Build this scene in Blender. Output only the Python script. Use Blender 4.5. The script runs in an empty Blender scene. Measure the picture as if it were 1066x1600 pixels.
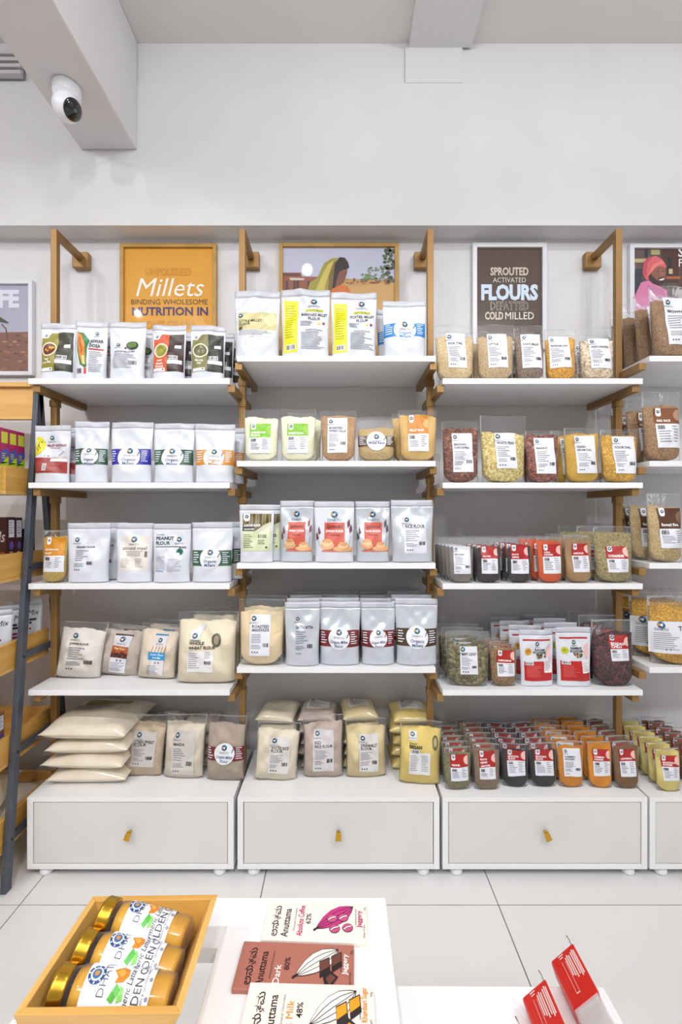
import bpy, math, random
from mathutils import Vector, Matrix
from mathutils.geometry import tessellate_polygon

SC = bpy.context.scene
COL = SC.collection
F = 705.0                 # focal length in pixels of the 1066 x 1600 frame
HC = 1.313                # eye height
# ------------------------------------------------------------------ camera
cam = bpy.data.cameras.new('camera')
cam.sensor_fit = 'VERTICAL'; cam.sensor_height = 36.0; cam.lens = 36.0 * F / 1600.0
cam.clip_start = 0.05
cam_o = bpy.data.objects.new('camera', cam); COL.objects.link(cam_o)
cam_o.location = (0, 0, HC); cam_o.rotation_euler = (math.pi / 2, 0, 0)
SC.camera = cam_o
# ------------------------------------------------------------------ world, exposure
w = bpy.data.worlds.new('world'); SC.world = w; w.use_nodes = True
w.node_tree.nodes['Background'].inputs[0].default_value = (1.0, 0.955, 0.90, 1)
w.node_tree.nodes['Background'].inputs[1].default_value = 0.42
SC.view_settings.view_transform = 'Standard'; SC.view_settings.look = 'None'
SC.view_settings.gamma = 1.0; SC.view_settings.use_curve_mapping = False
SC.view_settings.exposure = 0.0
try:
    SC.cycles.transparent_max_bounces = 40
    SC.cycles.max_bounces = 10
    SC.cycles.caustics_reflective = False; SC.cycles.caustics_refractive = False
    SC.cycles.sample_clamp_indirect = 6.0
except Exception:
    pass
# ------------------------------------------------------------------ lights (ceiling downlights, panels, added fill points)
def spot(x, y, z, tx, ty, tz, e, size=95, blend=0.6, r=0.035, c=(1.0, 0.975, 0.94)):
    l = bpy.data.lights.new('downlight', 'SPOT'); l.energy = e; l.spot_size = math.radians(size); l.spot_blend = blend
    l.shadow_soft_size = r; l.color = c
    o = bpy.data.objects.new('downlight', l); COL.objects.link(o); o.location = (x, y, z)
    o.rotation_euler = (Vector((tx, ty, tz)) - Vector((x, y, z))).to_track_quat('-Z', 'Y').to_euler()
def panel(x, y, z, sx, sy, e, c=(0.97, 0.985, 1.0)):
    l = bpy.data.lights.new('ceiling_panel', 'AREA'); l.energy = e; l.shape = 'RECTANGLE'; l.size = sx; l.size_y = sy; l.color = c
    o = bpy.data.objects.new('ceiling_panel', l); COL.objects.link(o); o.location = (x, y, z)
for sx_ in (-1.78, -0.25, 0.93, 2.12):
    spot(sx_, 0.61, 3.10, sx_, 1.75, 1.7, 10, 150, 0.5, c=(0.97, 0.975, 1.0))
for sx_ in (-1.93, -0.4, 1.13):
    spot(sx_, -0.35, 3.20, sx_ * 0.8, 1.6, 0.6, 60, 80, r=0.014, c=(0.985, 0.985, 1.0))
def fill_point(x, y, z, e):  # added point fill behind the camera, brightens ceiling, upper wall and packet fronts
    l = bpy.data.lights.new('added_fill', 'POINT'); l.energy = e; l.shadow_soft_size = 0.09; l.color = (0.985, 0.985, 1.0)
    o = bpy.data.objects.new('added_fill', l); COL.objects.link(o); o.location = (x, y, z)
for px_ in (-1.5, 0.0, 1.5):
    fill_point(px_, -1.0, 2.95, 46)

# ------------------------------------------------------------------ colour and materials
def lin(c):
    if isinstance(c, str):
        c = c.lstrip('#'); c = [int(c[i:i + 2], 16) / 255 for i in (0, 2, 4)]
    return tuple(x / 12.92 if x <= 0.04045 else ((x + 0.055) / 1.055) ** 2.4 for x in c[:3]) + (1.0,)
MATS = {}
def newmat(name):
    m = bpy.data.materials.new(name); m.use_nodes = True
    return m, m.node_tree, m.node_tree.nodes['Principled BSDF']
def flat(c, rough=0.45, metal=0.0, coat=0.0):
    k = ('flat', c, rough, metal, coat)
    if k not in MATS:
        m, nt, b = newmat('print_' + str(c).lstrip('#'))
        b.inputs['Base Color'].default_value = lin(c); b.inputs['Roughness'].default_value = rough
        b.inputs['Metallic'].default_value = metal; b.inputs['Coat Weight'].default_value = coat
        b.inputs['Coat Roughness'].default_value = 0.03
        MATS[k] = m
    return MATS[k]
def noisy(name, c1, c2, scale=8.0, rough=0.5, metal=0.0, bump=0.0, stretch=(1, 1, 1), coat=0.0, detail=4.0, bscale=None):
    if name in MATS: return MATS[name]
    m, nt, b = newmat(name); N = nt.nodes; L = nt.links
    tc = N.new('ShaderNodeTexCoord'); mp = N.new('ShaderNodeMapping'); mp.inputs['Scale'].default_value = stretch
    nz = N.new('ShaderNodeTexNoise'); nz.inputs['Scale'].default_value = scale; nz.inputs['Detail'].default_value = detail
    rp = N.new('ShaderNodeValToRGB'); rp.color_ramp.elements[0].color = lin(c1); rp.color_ramp.elements[1].color = lin(c2)
    rp.color_ramp.elements[0].position = 0.3; rp.color_ramp.elements[1].position = 0.7
    L.new(tc.outputs['Object'], mp.inputs['Vector']); L.new(mp.outputs['Vector'], nz.inputs['Vector'])
    L.new(nz.outputs['Fac'], rp.inputs['Fac']); L.new(rp.outputs['Color'], b.inputs['Base Color'])
    b.inputs['Roughness'].default_value = rough; b.inputs['Metallic'].default_value = metal
    b.inputs['Coat Weight'].default_value = coat; b.inputs['Coat Roughness'].default_value = 0.12
    if bump:
        src = nz
        if bscale:
            src = N.new('ShaderNodeTexNoise'); src.inputs['Scale'].default_value = bscale; src.inputs['Detail'].default_value = 3
            L.new(mp.outputs['Vector'], src.inputs['Vector'])
        bp = N.new('ShaderNodeBump'); bp.inputs['Strength'].default_value = bump; bp.inputs['Distance'].default_value = 0.004
        L.new(src.outputs['Fac'], bp.inputs['Height']); L.new(bp.outputs['Normal'], b.inputs['Normal'])
    MATS[name] = m
    return m
def lift(c, k=1.22):
    q = lin(c); return tuple(min(0.9, x * k) for x in q[:3]) + (1.0,)
def grain(name, cols, size=0.004, bump=0.8):
    """loose grains seen through a film: one voronoi cell per grain"""
    if name in MATS: return MATS[name]
    m, nt, b = newmat(name); N = nt.nodes; L = nt.links
    tc = N.new('ShaderNodeTexCoord')
    vo = N.new('ShaderNodeTexVoronoi'); vo.inputs['Scale'].default_value = 1.0 / size
    L.new(tc.outputs['Object'], vo.inputs['Vector'])
    sp = N.new('ShaderNodeSeparateColor'); L.new(vo.outputs['Color'], sp.inputs[0])
    rp = N.new('ShaderNodeValToRGB'); el = rp.color_ramp.elements
    el[0].color = lift(cols[0]); el[1].color = lift(cols[-1]); el[0].position = 0.1; el[1].position = 0.9
    for i, c in enumerate(cols[1:-1]):
        e = el.new((i + 1) / (len(cols) - 1)); e.color = lift(c)
    L.new(sp.outputs[0], rp.inputs['Fac'])
    L.new(rp.outputs['Color'], b.inputs['Base Color']); b.inputs['Roughness'].default_value = 0.6
    bp = N.new('ShaderNodeBump'); bp.invert = True; bp.inputs['Strength'].default_value = bump; bp.inputs['Distance'].default_value = size * 0.8
    L.new(vo.outputs['Distance'], bp.inputs['Height']); L.new(bp.outputs['Normal'], b.inputs['Normal'])
    MATS[name] = m
    return m
def powder(c, c2=None):
    c2 = c2 or c
    hx = lambda q: '#' + ''.join('%02x' % min(245, int(int(q[i:i + 2], 16) * 1.09)) for i in (1, 3, 5))
    return noisy('powder_' + c.lstrip('#') + c2.lstrip('#'), hx(c), hx(c2), scale=22, rough=0.85, bump=0.35, bscale=60)
def film_mat(name, haze=0.02, tint=(0.985, 0.985, 0.985), bump=0.6):
    m, nt, b = newmat(name); N = nt.nodes; L = nt.links
    b.inputs['Base Color'].default_value = (0.80, 0.81, 0.83, 1); b.inputs['Roughness'].default_value = 0.12
    tr = N.new('ShaderNodeBsdfTransparent'); tr.inputs[0].default_value = tint + (1,)
    mx = N.new('ShaderNodeMixShader'); fr = N.new('ShaderNodeFresnel'); fr.inputs['IOR'].default_value = 1.45
    ml = N.new('ShaderNodeMath'); ml.operation = 'MULTIPLY_ADD'; ml.inputs[1].default_value = 0.55; ml.inputs[2].default_value = haze
    tc = N.new('ShaderNodeTexCoord'); nz = N.new('ShaderNodeTexNoise'); nz.inputs['Scale'].default_value = 15; nz.inputs['Detail'].default_value = 2
    nz.inputs['Distortion'].default_value = 1.2
    bp = N.new('ShaderNodeBump'); bp.inputs['Strength'].default_value = bump; bp.inputs['Distance'].default_value = 0.012
    L.new(tc.outputs['Object'], nz.inputs['Vector']); L.new(nz.outputs['Fac'], bp.inputs['Height'])
    L.new(bp.outputs['Normal'], b.inputs['Normal']); L.new(bp.outputs['Normal'], fr.inputs['Normal'])
    L.new(fr.outputs[0], ml.inputs[0]); L.new(ml.outputs[0], mx.inputs[0])
    L.new(tr.outputs[0], mx.inputs[1]); L.new(b.outputs[0], mx.inputs[2])
    L.new(mx.outputs[0], N['Material Output'].inputs['Surface'])
    return m
M_FILM = film_mat('clear_film')
M_GLASS = film_mat('jar_glass', haze=0.02, tint=(0.97, 0.97, 0.96), bump=0.0)
def wood(name, c1, c2, axis='x', rough=0.4):
    st = {'x': (1.2, 14, 14), 'y': (14, 1.2, 14), 'z': (14, 14, 1.2)}[axis]
    return noisy(name, c1, c2, scale=3.2, rough=rough, stretch=st, bump=0.06, detail=6, coat=0.15)
M_WALL = noisy('wall_paint', '#d8d7d8', '#dddcdd', scale=3, rough=0.75, bump=0.03, bscale=120)
M_CEIL = noisy('ceiling_paint', '#dcdad8', '#e1dfdd', scale=2, rough=0.8)
M_SHELF = noisy('white_laminate', '#e9e9ea', '#eeeeef', scale=4, rough=0.33)
M_CAB = noisy('cabinet_laminate', '#ececec', '#f0f0f0', scale=3, rough=0.35)
M_DRAW = noisy('drawer_laminate', '#d9d7d4', '#dedcd9', scale=3, rough=0.3)
M_POST = noisy('brass_brown_metal', '#8a693b', '#a27d4a', scale=9, rough=0.42, metal=0.35, stretch=(1, 1, 0.08))
M_TILE = noisy('vitrified_tile', '#dcdbda', '#e4e3e2', scale=1.3, rough=0.13)
M_GROUT = flat('#7d7872', 0.9)
M_STEEL = noisy('slate_steel', '#4a4f58', '#5a5f69', scale=12, rough=0.45, metal=0.3)
M_OAKX = wood('oak_x', '#cb9a50', '#deb36c', 'x'); M_OAKY = wood('oak_y', '#c48f40', '#d8a858', 'y')
M_BAMB = wood('bamboo_x', '#c9933f', '#dcae5f', 'x'); M_BAMBY = wood('bamboo_y', '#cf9a48', '#e2b568', 'y')
M_GOLD = flat('#d9a93a', 0.22, 1.0)
M_FOIL = noisy('white_foil', '#d2d5dd', '#d9dce3', scale=6, rough=0.34, bump=0.5, bscale=15)
M_FOILS = noisy('silver_foil', '#c3c7cf', '#ccd0d7', scale=6, rough=0.28, bump=0.5, bscale=15, metal=0.2)
M_SEAL = noisy('seal_foil', '#b9bcc3', '#c6c9cf', scale=5, rough=0.35, bump=0.25, bscale=9, stretch=(1, 1, 12))
M_TABLE = flat('#f1f1f2', 0.25)

# ------------------------------------------------------------------ mesh helpers
class MB:
    def __init__(s): s.v = []; s.f = []; s.m = []
    def add(s, vs, fs, m=0):
        k = len(s.v); s.v += [tuple(p) for p in vs]
        for f in fs: s.f.append([k + i for i in f]); s.m.append(m)
        return s
    def box(s, x0, x1, y0, y1, z0, z1, m=0):
        return s.add([(x0, y0, z0), (x1, y0, z0), (x1, y1, z0), (x0, y1, z0), (x0, y0, z1), (x1, y0, z1), (x1, y1, z1), (x0, y1, z1)],
                     [(0, 3, 2, 1), (4, 5, 6, 7), (0, 1, 5, 4), (1, 2, 6, 5), (2, 3, 7, 6), (3, 0, 4, 7)], m)
    def prism(s, pts, z0, z1, m=0):
        n = len(pts)
        return s.add([(x, y, z0) for x, y in pts] + [(x, y, z1) for x, y in pts],
                     [tuple(range(n))[::-1], tuple(range(n, 2 * n))] + [(i, (i + 1) % n, n + (i + 1) % n, n + i) for i in range(n)], m)
    def hexa(s, lo, hi, m=0):      # eight corners: lower quad, upper quad
        return s.add(list(lo) + list(hi), [(0, 3, 2, 1), (4, 5, 6, 7), (0, 1, 5, 4), (1, 2, 6, 5), (2, 3, 7, 6), (3, 0, 4, 7)], m)
    def bar(s, a, b, wx, wy, m=0):  # square bar from a to b (section wx along X, wy across)
        a = Vector(a); b = Vector(b); d = (b - a).normalized()
        x = Vector((1, 0, 0)); x = (x - d * x.dot(d)).normalized(); y = d.cross(x)
        q = [(-1, -1), (1, -1), (1, 1), (-1, 1)]
        return s.hexa([a + x * wx / 2 * i + y * wy / 2 * j for i, j in q], [b + x * wx / 2 * i + y * wy / 2 * j for i, j in q], m)
    def lathe(s, prof, n=28, m=0, M=None):
        vs = []
        for r, z in prof:
            for i in range(n):
                a = 2 * math.pi * i / n; vs.append(Vector((r * math.cos(a), r * math.sin(a), z)))
        if M is not None: vs = [M @ v for v in vs]
        fs = []
        for k in range(len(prof) - 1):
            for i in range(n):
                j = (i + 1) % n; fs.append((k * n + i, k * n + j, (k + 1) * n + j, (k + 1) * n + i))
        fs.append(tuple(range(n))[::-1]); fs.append(tuple((len(prof) - 1) * n + i for i in range(n)))
        return s.add(vs, fs, m)
    def tube(s, pts, r, n=8, m=0):
        pts = [Vector(p) for p in pts]; vs = []; fs = []
        for i, p in enumerate(pts):
            d = (pts[min(i + 1, len(pts) - 1)] - pts[max(i - 1, 0)]).normalized()
            u = d.orthogonal().normalized(); v = d.cross(u)
            for k in range(n):
                a = 2 * math.pi * k / n; vs.append(p + u * r * math.cos(a) + v * r * math.sin(a))
        for i in range(len(pts) - 1):
            for k in range(n):
                j = (k + 1) % n; fs.append((i * n + k, i * n + j, (i + 1) * n + j, (i + 1) * n + k))
        fs.append(tuple(range(n))); fs.append(tuple((len(pts) - 1) * n + k for k in range(n)))
        return s.add(vs, fs, m)
    def mesh(s, name, mats, smooth=False):
        me = bpy.data.meshes.new(name); me.from_pydata(s.v, [], s.f)
        for m in (mats if isinstance(mats, (list, tuple)) else [mats]): me.materials.append(m)
        for p, i in zip(me.polygons, s.m): p.material_index = i; p.use_smooth = smooth
        me.update(); return me
    def build(s, name, mats, parent=None, smooth=False, loc=None, bevel=0.0):
        return mkobj(name, s.mesh(name, mats, smooth), parent, loc, bevel)
def mkobj(name, me, parent=None, loc=None, bevel=0.0):
    o = bpy.data.objects.new(name, me); COL.objects.link(o)
    if parent: o.parent = parent
    if loc: o.location = loc
    if bevel:
        b = o.modifiers.new('bevel', 'BEVEL'); b.width = bevel; b.segments = 2; b.limit_method = 'ANGLE'
    return o
def tag(o, label, cat, group=None, kind=None):
    o['label'] = label; o['category'] = cat
    if group: o['group'] = group
    if kind: o['kind'] = kind
    return o
def thing(name, label, cat, loc=(0, 0, 0), group=None, rot=(0, 0, 0)):
    o = bpy.data.objects.new(name, None); COL.objects.link(o); o.empty_display_size = 0.05
    o.location = loc; o.rotation_euler = rot
    return tag(o, label, cat, group)
def struct(o): o['kind'] = 'structure'; return o
KIDS = {}
def dup(root, dloc=(0, 0, 0), drot=0.0, label=None, group=None):
    r = root.copy(); COL.objects.link(r); r.location = Vector(root.location) + Vector(dloc)
    r.rotation_euler = (root.rotation_euler.x, root.rotation_euler.y, root.rotation_euler.z + drot)
    if label: r['label'] = label
    if group: r['group'] = group
    for ch in KIDS.get(root.name, list(root.children)):
        c = ch.copy(); COL.objects.link(c); c.parent = r
    return r

# ------------------------------------------------------------------ flat print: rectangles, discs, polygons and lettering on a surface
GL = {}
def glyphs(s, bold=0.0, shear=0.0):
    k = (s, bold, shear)
    if k not in GL:
        c = bpy.data.curves.new('lettering', 'FONT'); c.body = s; c.size = 1.0; c.resolution_u = 2
        c.offset = bold; c.shear = shear; c.fill_mode = 'FRONT'
        o = bpy.data.objects.new('lettering', c)
        me = bpy.data.meshes.new_from_object(o)
        vs = [(v.co.x, v.co.y) for v in me.vertices]; fs = [tuple(p.vertices) for p in me.polygons]
        bpy.data.objects.remove(o); bpy.data.curves.remove(c); bpy.data.meshes.remove(me)
        GL[k] = (vs, fs, max([v[0] for v in vs] or [0]))
    return GL[k]
class Print:
    """W x H sheet; fx runs -0.5..0.5 of W, fz 0..1 of H; mapf(x, z, off) puts a point on the carrier"""
    def __init__(s, W, H, mapf, seed=1): s.W = W; s.H = H; s.mapf = mapf; s.b = MB(); s.cols = []; s.rnd = random.Random(seed); s.step = 0.006; s.n = 0
    def mi(s, c):
        if c not in s.cols: s.cols.append(c)
        return s.cols.index(c)
    def put(s, vs, fs, c, l):
        s.n = (s.n + 1) % 28; o = 0.0009 + 0.00035 * l + 0.000012 * s.n      # later ink lies a hair above earlier ink
        s.b.add([s.mapf(x, z, o) for x, z in vs], fs, s.mi(c))
    def rectm(s, x0, z0, x1, z1, c, l=0, slant=0.0):
        nx = max(1, int(abs(x1 - x0) / s.step)); nz = max(1, int(abs(z1 - z0) / s.step))
        vs = [(x0 + (x1 - x0) * i / nx + slant * j / nz, z0 + (z1 - z0) * j / nz) for j in range(nz + 1) for i in range(nx + 1)]
        fs = [(j * (nx + 1) + i, j * (nx + 1) + i + 1, (j + 1) * (nx + 1) + i + 1, (j + 1) * (nx + 1) + i) for j in range(nz) for i in range(nx)]
        s.put(vs, fs, c, l)
    def r(s, a, b, c, d, col, l=0): s.rectm(a * s.W, b * s.H, c * s.W, d * s.H, col, l)
    def discm(s, cx, cz, rx, rz, col, l=0, n=20, a0=0.0, a1=2 * math.pi):
        n = 36 if (max(rx, rz) > 0.025 and s.step < 0.1) else n; full = abs(a1 - a0) > 6.28; k = n if full else n + 1
        rings = max(1, int(max(rx, rz) / 0.005)) if s.step < 0.1 else 1
        vs = [(cx, cz)]
        for q in range(1, rings + 1):
            for i in range(k):
                a = a0 + (a1 - a0) * i / n; vs.append((cx + rx * q / rings * math.cos(a), cz + rz * q / rings * math.sin(a)))
        fs = []
        for i in range(n):
            j = (i + 1) % k; fs.append((0, 1 + i, 1 + j))
            for q in range(rings - 1): fs.append((1 + q * k + i, 1 + (q + 1) * k + i, 1 + (q + 1) * k + j, 1 + q * k + j))
        s.put(vs, fs, col, l)
    def d(s, fx, fz, r, col, l=0, rz=None, n=20): s.discm(fx * s.W, fz * s.H, r * s.W, (rz or r) * s.W, col, l, n)
    def polym(s, pts, col, l=0):
        tr = tessellate_polygon([[Vector((x, z, 0)) for x, z in pts]])
        T = [tuple(pts[i] for i in t) for t in tr]
        if s.step < 0.1:                                        # follow the curved carrier
            out = []
            while T:
                A, B, C = T.pop()
                if max(math.dist(A, B), math.dist(B, C), math.dist(C, A)) > 0.009:
                    ab, bc, ca = [((p[0] + q[0]) / 2, (p[1] + q[1]) / 2) for p, q in ((A, B), (B, C), (C, A))]
                    T += [(A, ab, ca), (ab, B, bc), (ca, bc, C), (ab, bc, ca)]
                else: out.append((A, B, C))
            T = out
        s.put([v for t in T for v in t], [(3 * i, 3 * i + 1, 3 * i + 2) for i in range(len(T))], col, l)
    def p(s, pts, col, l=0): s.polym([(a * s.W, b * s.H) for a, b in pts], col, l)
    def linem(s, pts, wd, col, l=0):
        for (xa, za), (xb, zb) in zip(pts[:-1], pts[1:]):
            dx, dz = xb - xa, zb - za; q = math.hypot(dx, dz) or 1; nx, nz = -dz / q * wd / 2, dx / q * wd / 2
            s.put([(xa + nx, za + nz), (xa - nx, za - nz), (xb - nx, zb - nz), (xb + nx, zb + nz)], [(0, 1, 2, 3)], col, l)
    def textm(s, t, x, z, size, col, l=2, al='c', bold=0.0, shear=0.0, rot=0.0, sx=1.0, fit=None):
        vs, fs, wd = glyphs(t, bold, shear)
        if fit and wd * size * sx > fit: sx = fit / (wd * size)
        o = {'c': -wd / 2, 'l': 0.0, 'r': -wd}[al]; ca, sa = math.cos(rot), math.sin(rot)
        pts = []
        for a, b in vs:
            a = (a + o) * size * sx; b = b * size; pts.append((x + a * ca - b * sa, z + a * sa + b * ca))
        s.put(pts, fs, col, l)
    def t(s, t, fx, fz, fs, col='#26262c', l=2, al='c', bold=0.02, shear=0.0, sx=1.0, fit=None):
        s.textm(t, fx * s.W, fz * s.H, fs * s.W, col, l, al, bold, shear, 0.0, sx, fit * s.W if fit else None)
    def lines(s, a, b, c, d, n, col='#8d8f98', l=2, k=0.45):
        h = (d - b) / n
        for i in range(n):
            z1 = d - i * h; e = a + (c - a) * s.rnd.uniform(0.55, 1.0)
            s.rectm(a * s.W, (z1 - h * k) * s.H, e * s.W, z1 * s.H, col, l)
    def barcode(s, a, b, c, d, l=3, bg=None, col='#2b2b30'):
        if bg: s.r(a - 0.01, b - 0.01, c + 0.01, d + 0.01, bg, l - 1)
        n = 7; wd = (c - a) / n
        for i in range(n):
            q = s.rnd.uniform(0.35, 0.8); s.r(a + i * wd, b, a + i * wd + wd * q, d, col, l)
    def logo(s, fx, fz, r, name=True, l=3, ink='#3c4250'):
        x, z, R = fx * s.W, fz * s.H, r * s.W
        s.discm(x, z, R, R, '#23466f', l, 16)
        for i, c in enumerate(('#3f8fc0', '#c08a2a', '#2d6b58')):
            s.discm(x, z, R * 0.92, R * 0.92, c, l + 1, 5, i * 2.1 + 0.3, i * 2.1 + 1.4)
        s.discm(x, z, R * 0.33, R * 0.33, '#f4f4f6', l + 2, 8)
        if name: s.textm('DHATU', x, z - R * 2.0, R * 0.95, ink, l, 'c', 0.0, 0, 0, 1.1)
    def build(s, parent, name='label', rough=0.4, coat=0.0, **kw):
        return s.b.build(name, [flat(c, rough, 0.0, coat) for c in s.cols], parent, **kw)

# ------------------------------------------------------------------ label designs
INK = '#26262c'
def D_band(col, l1='Organic', l2='Millets', z=0.42, hz=0.13, ink='#2a3f7a'):
    def f(p):
        p.r(-0.47, z - hz, 0.47, z + hz, col, 0)
        p.d(0, z, 0.255, '#e6e8ed', 1)
        p.logo(0, z + 0.095, 0.068, True, 3)
        p.t(l1, 0, z - 0.072, 0.098, ink, 3, bold=0.012, fit=0.42); p.t(l2, 0, z - 0.137, 0.098, ink, 3, bold=0.012, fit=0.32)
        p.lines(-0.44, z - 0.10, -0.28, z + 0.10, 5, '#d8dde8', 1, 0.4); p.lines(0.28, z - 0.10, 0.44, z + 0.10, 6, '#d8dde8', 1, 0.4)
        p.p([(0.175, z + 0.015), (0.19, z + 0.015), (0.24, z + 0.085), (0.215, z + 0.08)], '#20222a', 4)
    return f
def D_white(titles, a=-0.32, b=0.12, c=0.22, d=0.78, bg='#dfe1e7', lx=0.16, bar=True, tsz=0.085, ink=INK, txt='#8d8f98', lr=0.055):
    def f(p):
        h = d - b; wd = c - a
        if bg: p.r(a, b, c, d, bg, 0)
        x = a + wd * 0.08
        p.logo(a + wd * lx, d - h * 0.10, lr, True, 2)
        z = d - h * 0.325
        for t in titles: p.t(t, x, z, tsz, ink, 2, 'l', 0.022, fit=wd * 0.86); z -= h * 0.085
        p.lines(x, b + h * 0.30, x + wd * 0.62, z + h * 0.02, 6, txt, 1)
        if bar: p.barcode(x + wd * 0.58, b + h * 0.22, x + wd * 0.86, b + h * 0.31)
        p.lines(x, b + h * 0.16, x + wd * 0.5, b + h * 0.27, 3, txt, 1)
        for i in range(3): p.d(x + 0.03 + i * 0.055, b + h * 0.09, 0.018, '#4b5a63', 1, n=8)
    return f
def D_top(col, titles, a=-0.32, b=0.14, c=0.30, d=0.74, split=0.52, pat='#e8b9b0', tsz=0.085, bg='#dfe1e7', bx=0.08):
    def f(p):
        h = d - b; wd = c - a; s = b + h * split
        p.r(a, b, c, s, bg, 0); p.r(a, s, c, d, col, 0)
        p.p([(a + wd * 0.07, d), (a + wd * 0.07, d - h * 0.17), (a + wd * 0.12, d - h * 0.21), (a + wd * 0.24, d - h * 0.21), (a + wd * 0.29, d - h * 0.17), (a + wd * 0.29, d)], '#e6e8ed', 1)
        p.logo(a + wd * 0.18, d - h * 0.09, 0.045, False, 2)
        R = wd * 0.24 * p.W
        p.discm(c * p.W, (s + (d - s) * 0.55) * p.H, R, R, pat, 1, 12, math.pi / 2, math.pi * 1.5)
        z = s + (d - s) * (0.13 + 0.16 * (len(titles) - 1))
        for t in titles: p.t(t, a + wd * 0.07, z, tsz, '#ffffff', 2, 'l', 0.025, fit=wd * 0.72); z -= (d - s) * 0.2
        x = a + wd * bx
        p.barcode(x, s - h * 0.14, x + wd * 0.26, s - h * 0.04)
        p.lines(x, b + h * 0.10, a + wd * 0.55, s - h * 0.18, 5, '#8d8f98', 1)
        p.lines(a + wd * 0.62, b + h * 0.10, a + wd * 0.92, s - h * 0.05, 6, '#9a9ca4', 1)
    return f
def D_strip(title1, title2):
    def f(p):
        p.r(-0.43, 0.07, -0.15, 0.80, '#e6e21a', 0)
        p.p([(-0.43, 0.80), (-0.15, 0.80), (-0.15, 0.84), (-0.3, 0.825), (-0.43, 0.84)], '#e6e21a', 0)
        p.lines(-0.40, 0.25, -0.18, 0.76, 14, '#a9a41c', 1, 0.35)
        p.barcode(-0.37, 0.11, -0.20, 0.17, 3, '#f2f2f2')
        p.logo(0.17, 0.82, 0.065, True, 2)
        p.r(0.0, 0.665, 0.36, 0.70, '#d9dc2a', 1); p.t('ACTIVATED MILLETS', 0.18, 0.672, 0.045, '#3b3b20', 2, fit=0.33)
        p.t(title1, 0.18, 0.60, 0.085, INK, 2, bold=0.02, fit=0.52); p.t(title2, 0.18, 0.545, 0.08, INK, 2, bold=0.02)
        p.d(0.28, 0.49, 0.03, '#d6d234', 1, n=10); p.d(0.37, 0.49, 0.03, '#8a2d5c', 1, n=10)
        p.lines(-0.10, 0.44, 0.15, 0.52, 4); p.lines(-0.08, 0.10, 0.43, 0.36, 11, '#9d9fa8')
        p.t('NUTRITION FACTS', 0.17, 0.375, 0.04, '#55565e', 2)
    return f
def D_half(left, right, food, food2, ttl):
    def f(p):
        p.r(-0.44, 0.14, 0.02, 0.83, left, 0); p.r(0.02, 0.14, 0.45, 0.83, right, 0)
        p.p([(-0.44, 0.83), (-0.44, 0.74), (-0.30, 0.74), (-0.23, 0.80), (-0.18, 0.83)], '#f4f4f6', 1); p.logo(-0.34, 0.785, 0.04, False, 2)
        p.d(-0.20, 0.53, 0.22, '#eadfc4', 1); p.d(-0.20, 0.53, 0.18, food, 2)
        for i in range(14):
            a = p.rnd.uniform(0, 6.28); q = p.rnd.uniform(0, 0.13)
            p.d(-0.20 + q * math.cos(a), 0.53 + q * 0.6 * math.sin(a), p.rnd.uniform(0.02, 0.045), food2 if i % 3 else food, 3, n=7)
        z = 0.33
        for t in ttl: p.t(t, -0.22, z, 0.085, '#f3efe0', 2, bold=0.025, fit=0.38); z -= 0.055
        p.r(-0.40, 0.145, -0.04, 0.20, '#eef0f2', 2); p.d(-0.10, 0.175, 0.025, '#333333', 3, n=8)
        p.lines(0.05, 0.50, 0.42, 0.81, 10, '#6a6a60', 1, 0.3)
        p.r(0.20, 0.56, 0.38, 0.62, '#e6e7ea', 2); p.barcode(0.06, 0.36, 0.30, 0.41, 3, '#eeeeee')
        p.r(0.03, 0.27, 0.42, 0.34, '#e4e5e8', 2); p.lines(0.05, 0.17, 0.40, 0.25, 3, '#6a6a60', 1, 0.3)
    return f
def D_dosa(p):
    p.p([(-0.42, 0.82), (-0.22, 0.80), (-0.04, 0.68), (-0.04, 0.22), (-0.10, 0.20), (-0.26, 0.26), (-0.40, 0.50)], '#2c7a45', 0)
    p.p([(-0.42, 0.82), (-0.26, 0.76), (-0.12, 0.55), (-0.06, 0.24), (-0.18, 0.26), (-0.34, 0.46)], '#d98a3a', 1)
    p.p([(-0.36, 0.74), (-0.28, 0.70), (-0.20, 0.48), (-0.26, 0.44)], '#c0632a', 2)
    p.p([(-0.22, 0.40), (-0.10, 0.40), (-0.07, 0.25), (-0.16, 0.26)], '#d8d08a', 2)
    p.logo(0.16, 0.80, 0.055, True, 2, '#222222')
    p.t('JOWAR', 0.0, 0.63, 0.15, INK, 2, 'l', 0.03, fit=0.38); p.t('DOSA', 0.0, 0.55, 0.15, INK, 2, 'l', 0.03, fit=0.30)
    p.r(0.0, 0.50, 0.40, 0.525, '#b5352c', 1); p.r(-0.12, 0.10, -0.05, 0.20, '#cc3a33', 1)
    p.lines(0.02, 0.12, 0.42, 0.47, 12, '#a3a5ad'); p.barcode(-0.34, 0.11, -0.18, 0.19)
def D_bowl(p):
    p.logo(-0.22, 0.60, 0.05, True, 2, '#222222'); p.d(0.16, 0.585, 0.16, '#2f3a2a', 0, rz=0.13); p.d(0.15, 0.60, 0.12, '#5d7a38', 1, rz=0.08)
    p.d(-0.01, 0.54, 0.03, '#222222', 1)
    p.t('INSTANT MILLET MIX', -0.02, 0.46, 0.06, '#44464e', 2, bold=0.02, fit=0.6); p.lines(-0.32, 0.18, 0.34, 0.44, 11, '#b0b2ba')
    p.barcode(0.12, 0.25, 0.32, 0.31)
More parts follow.
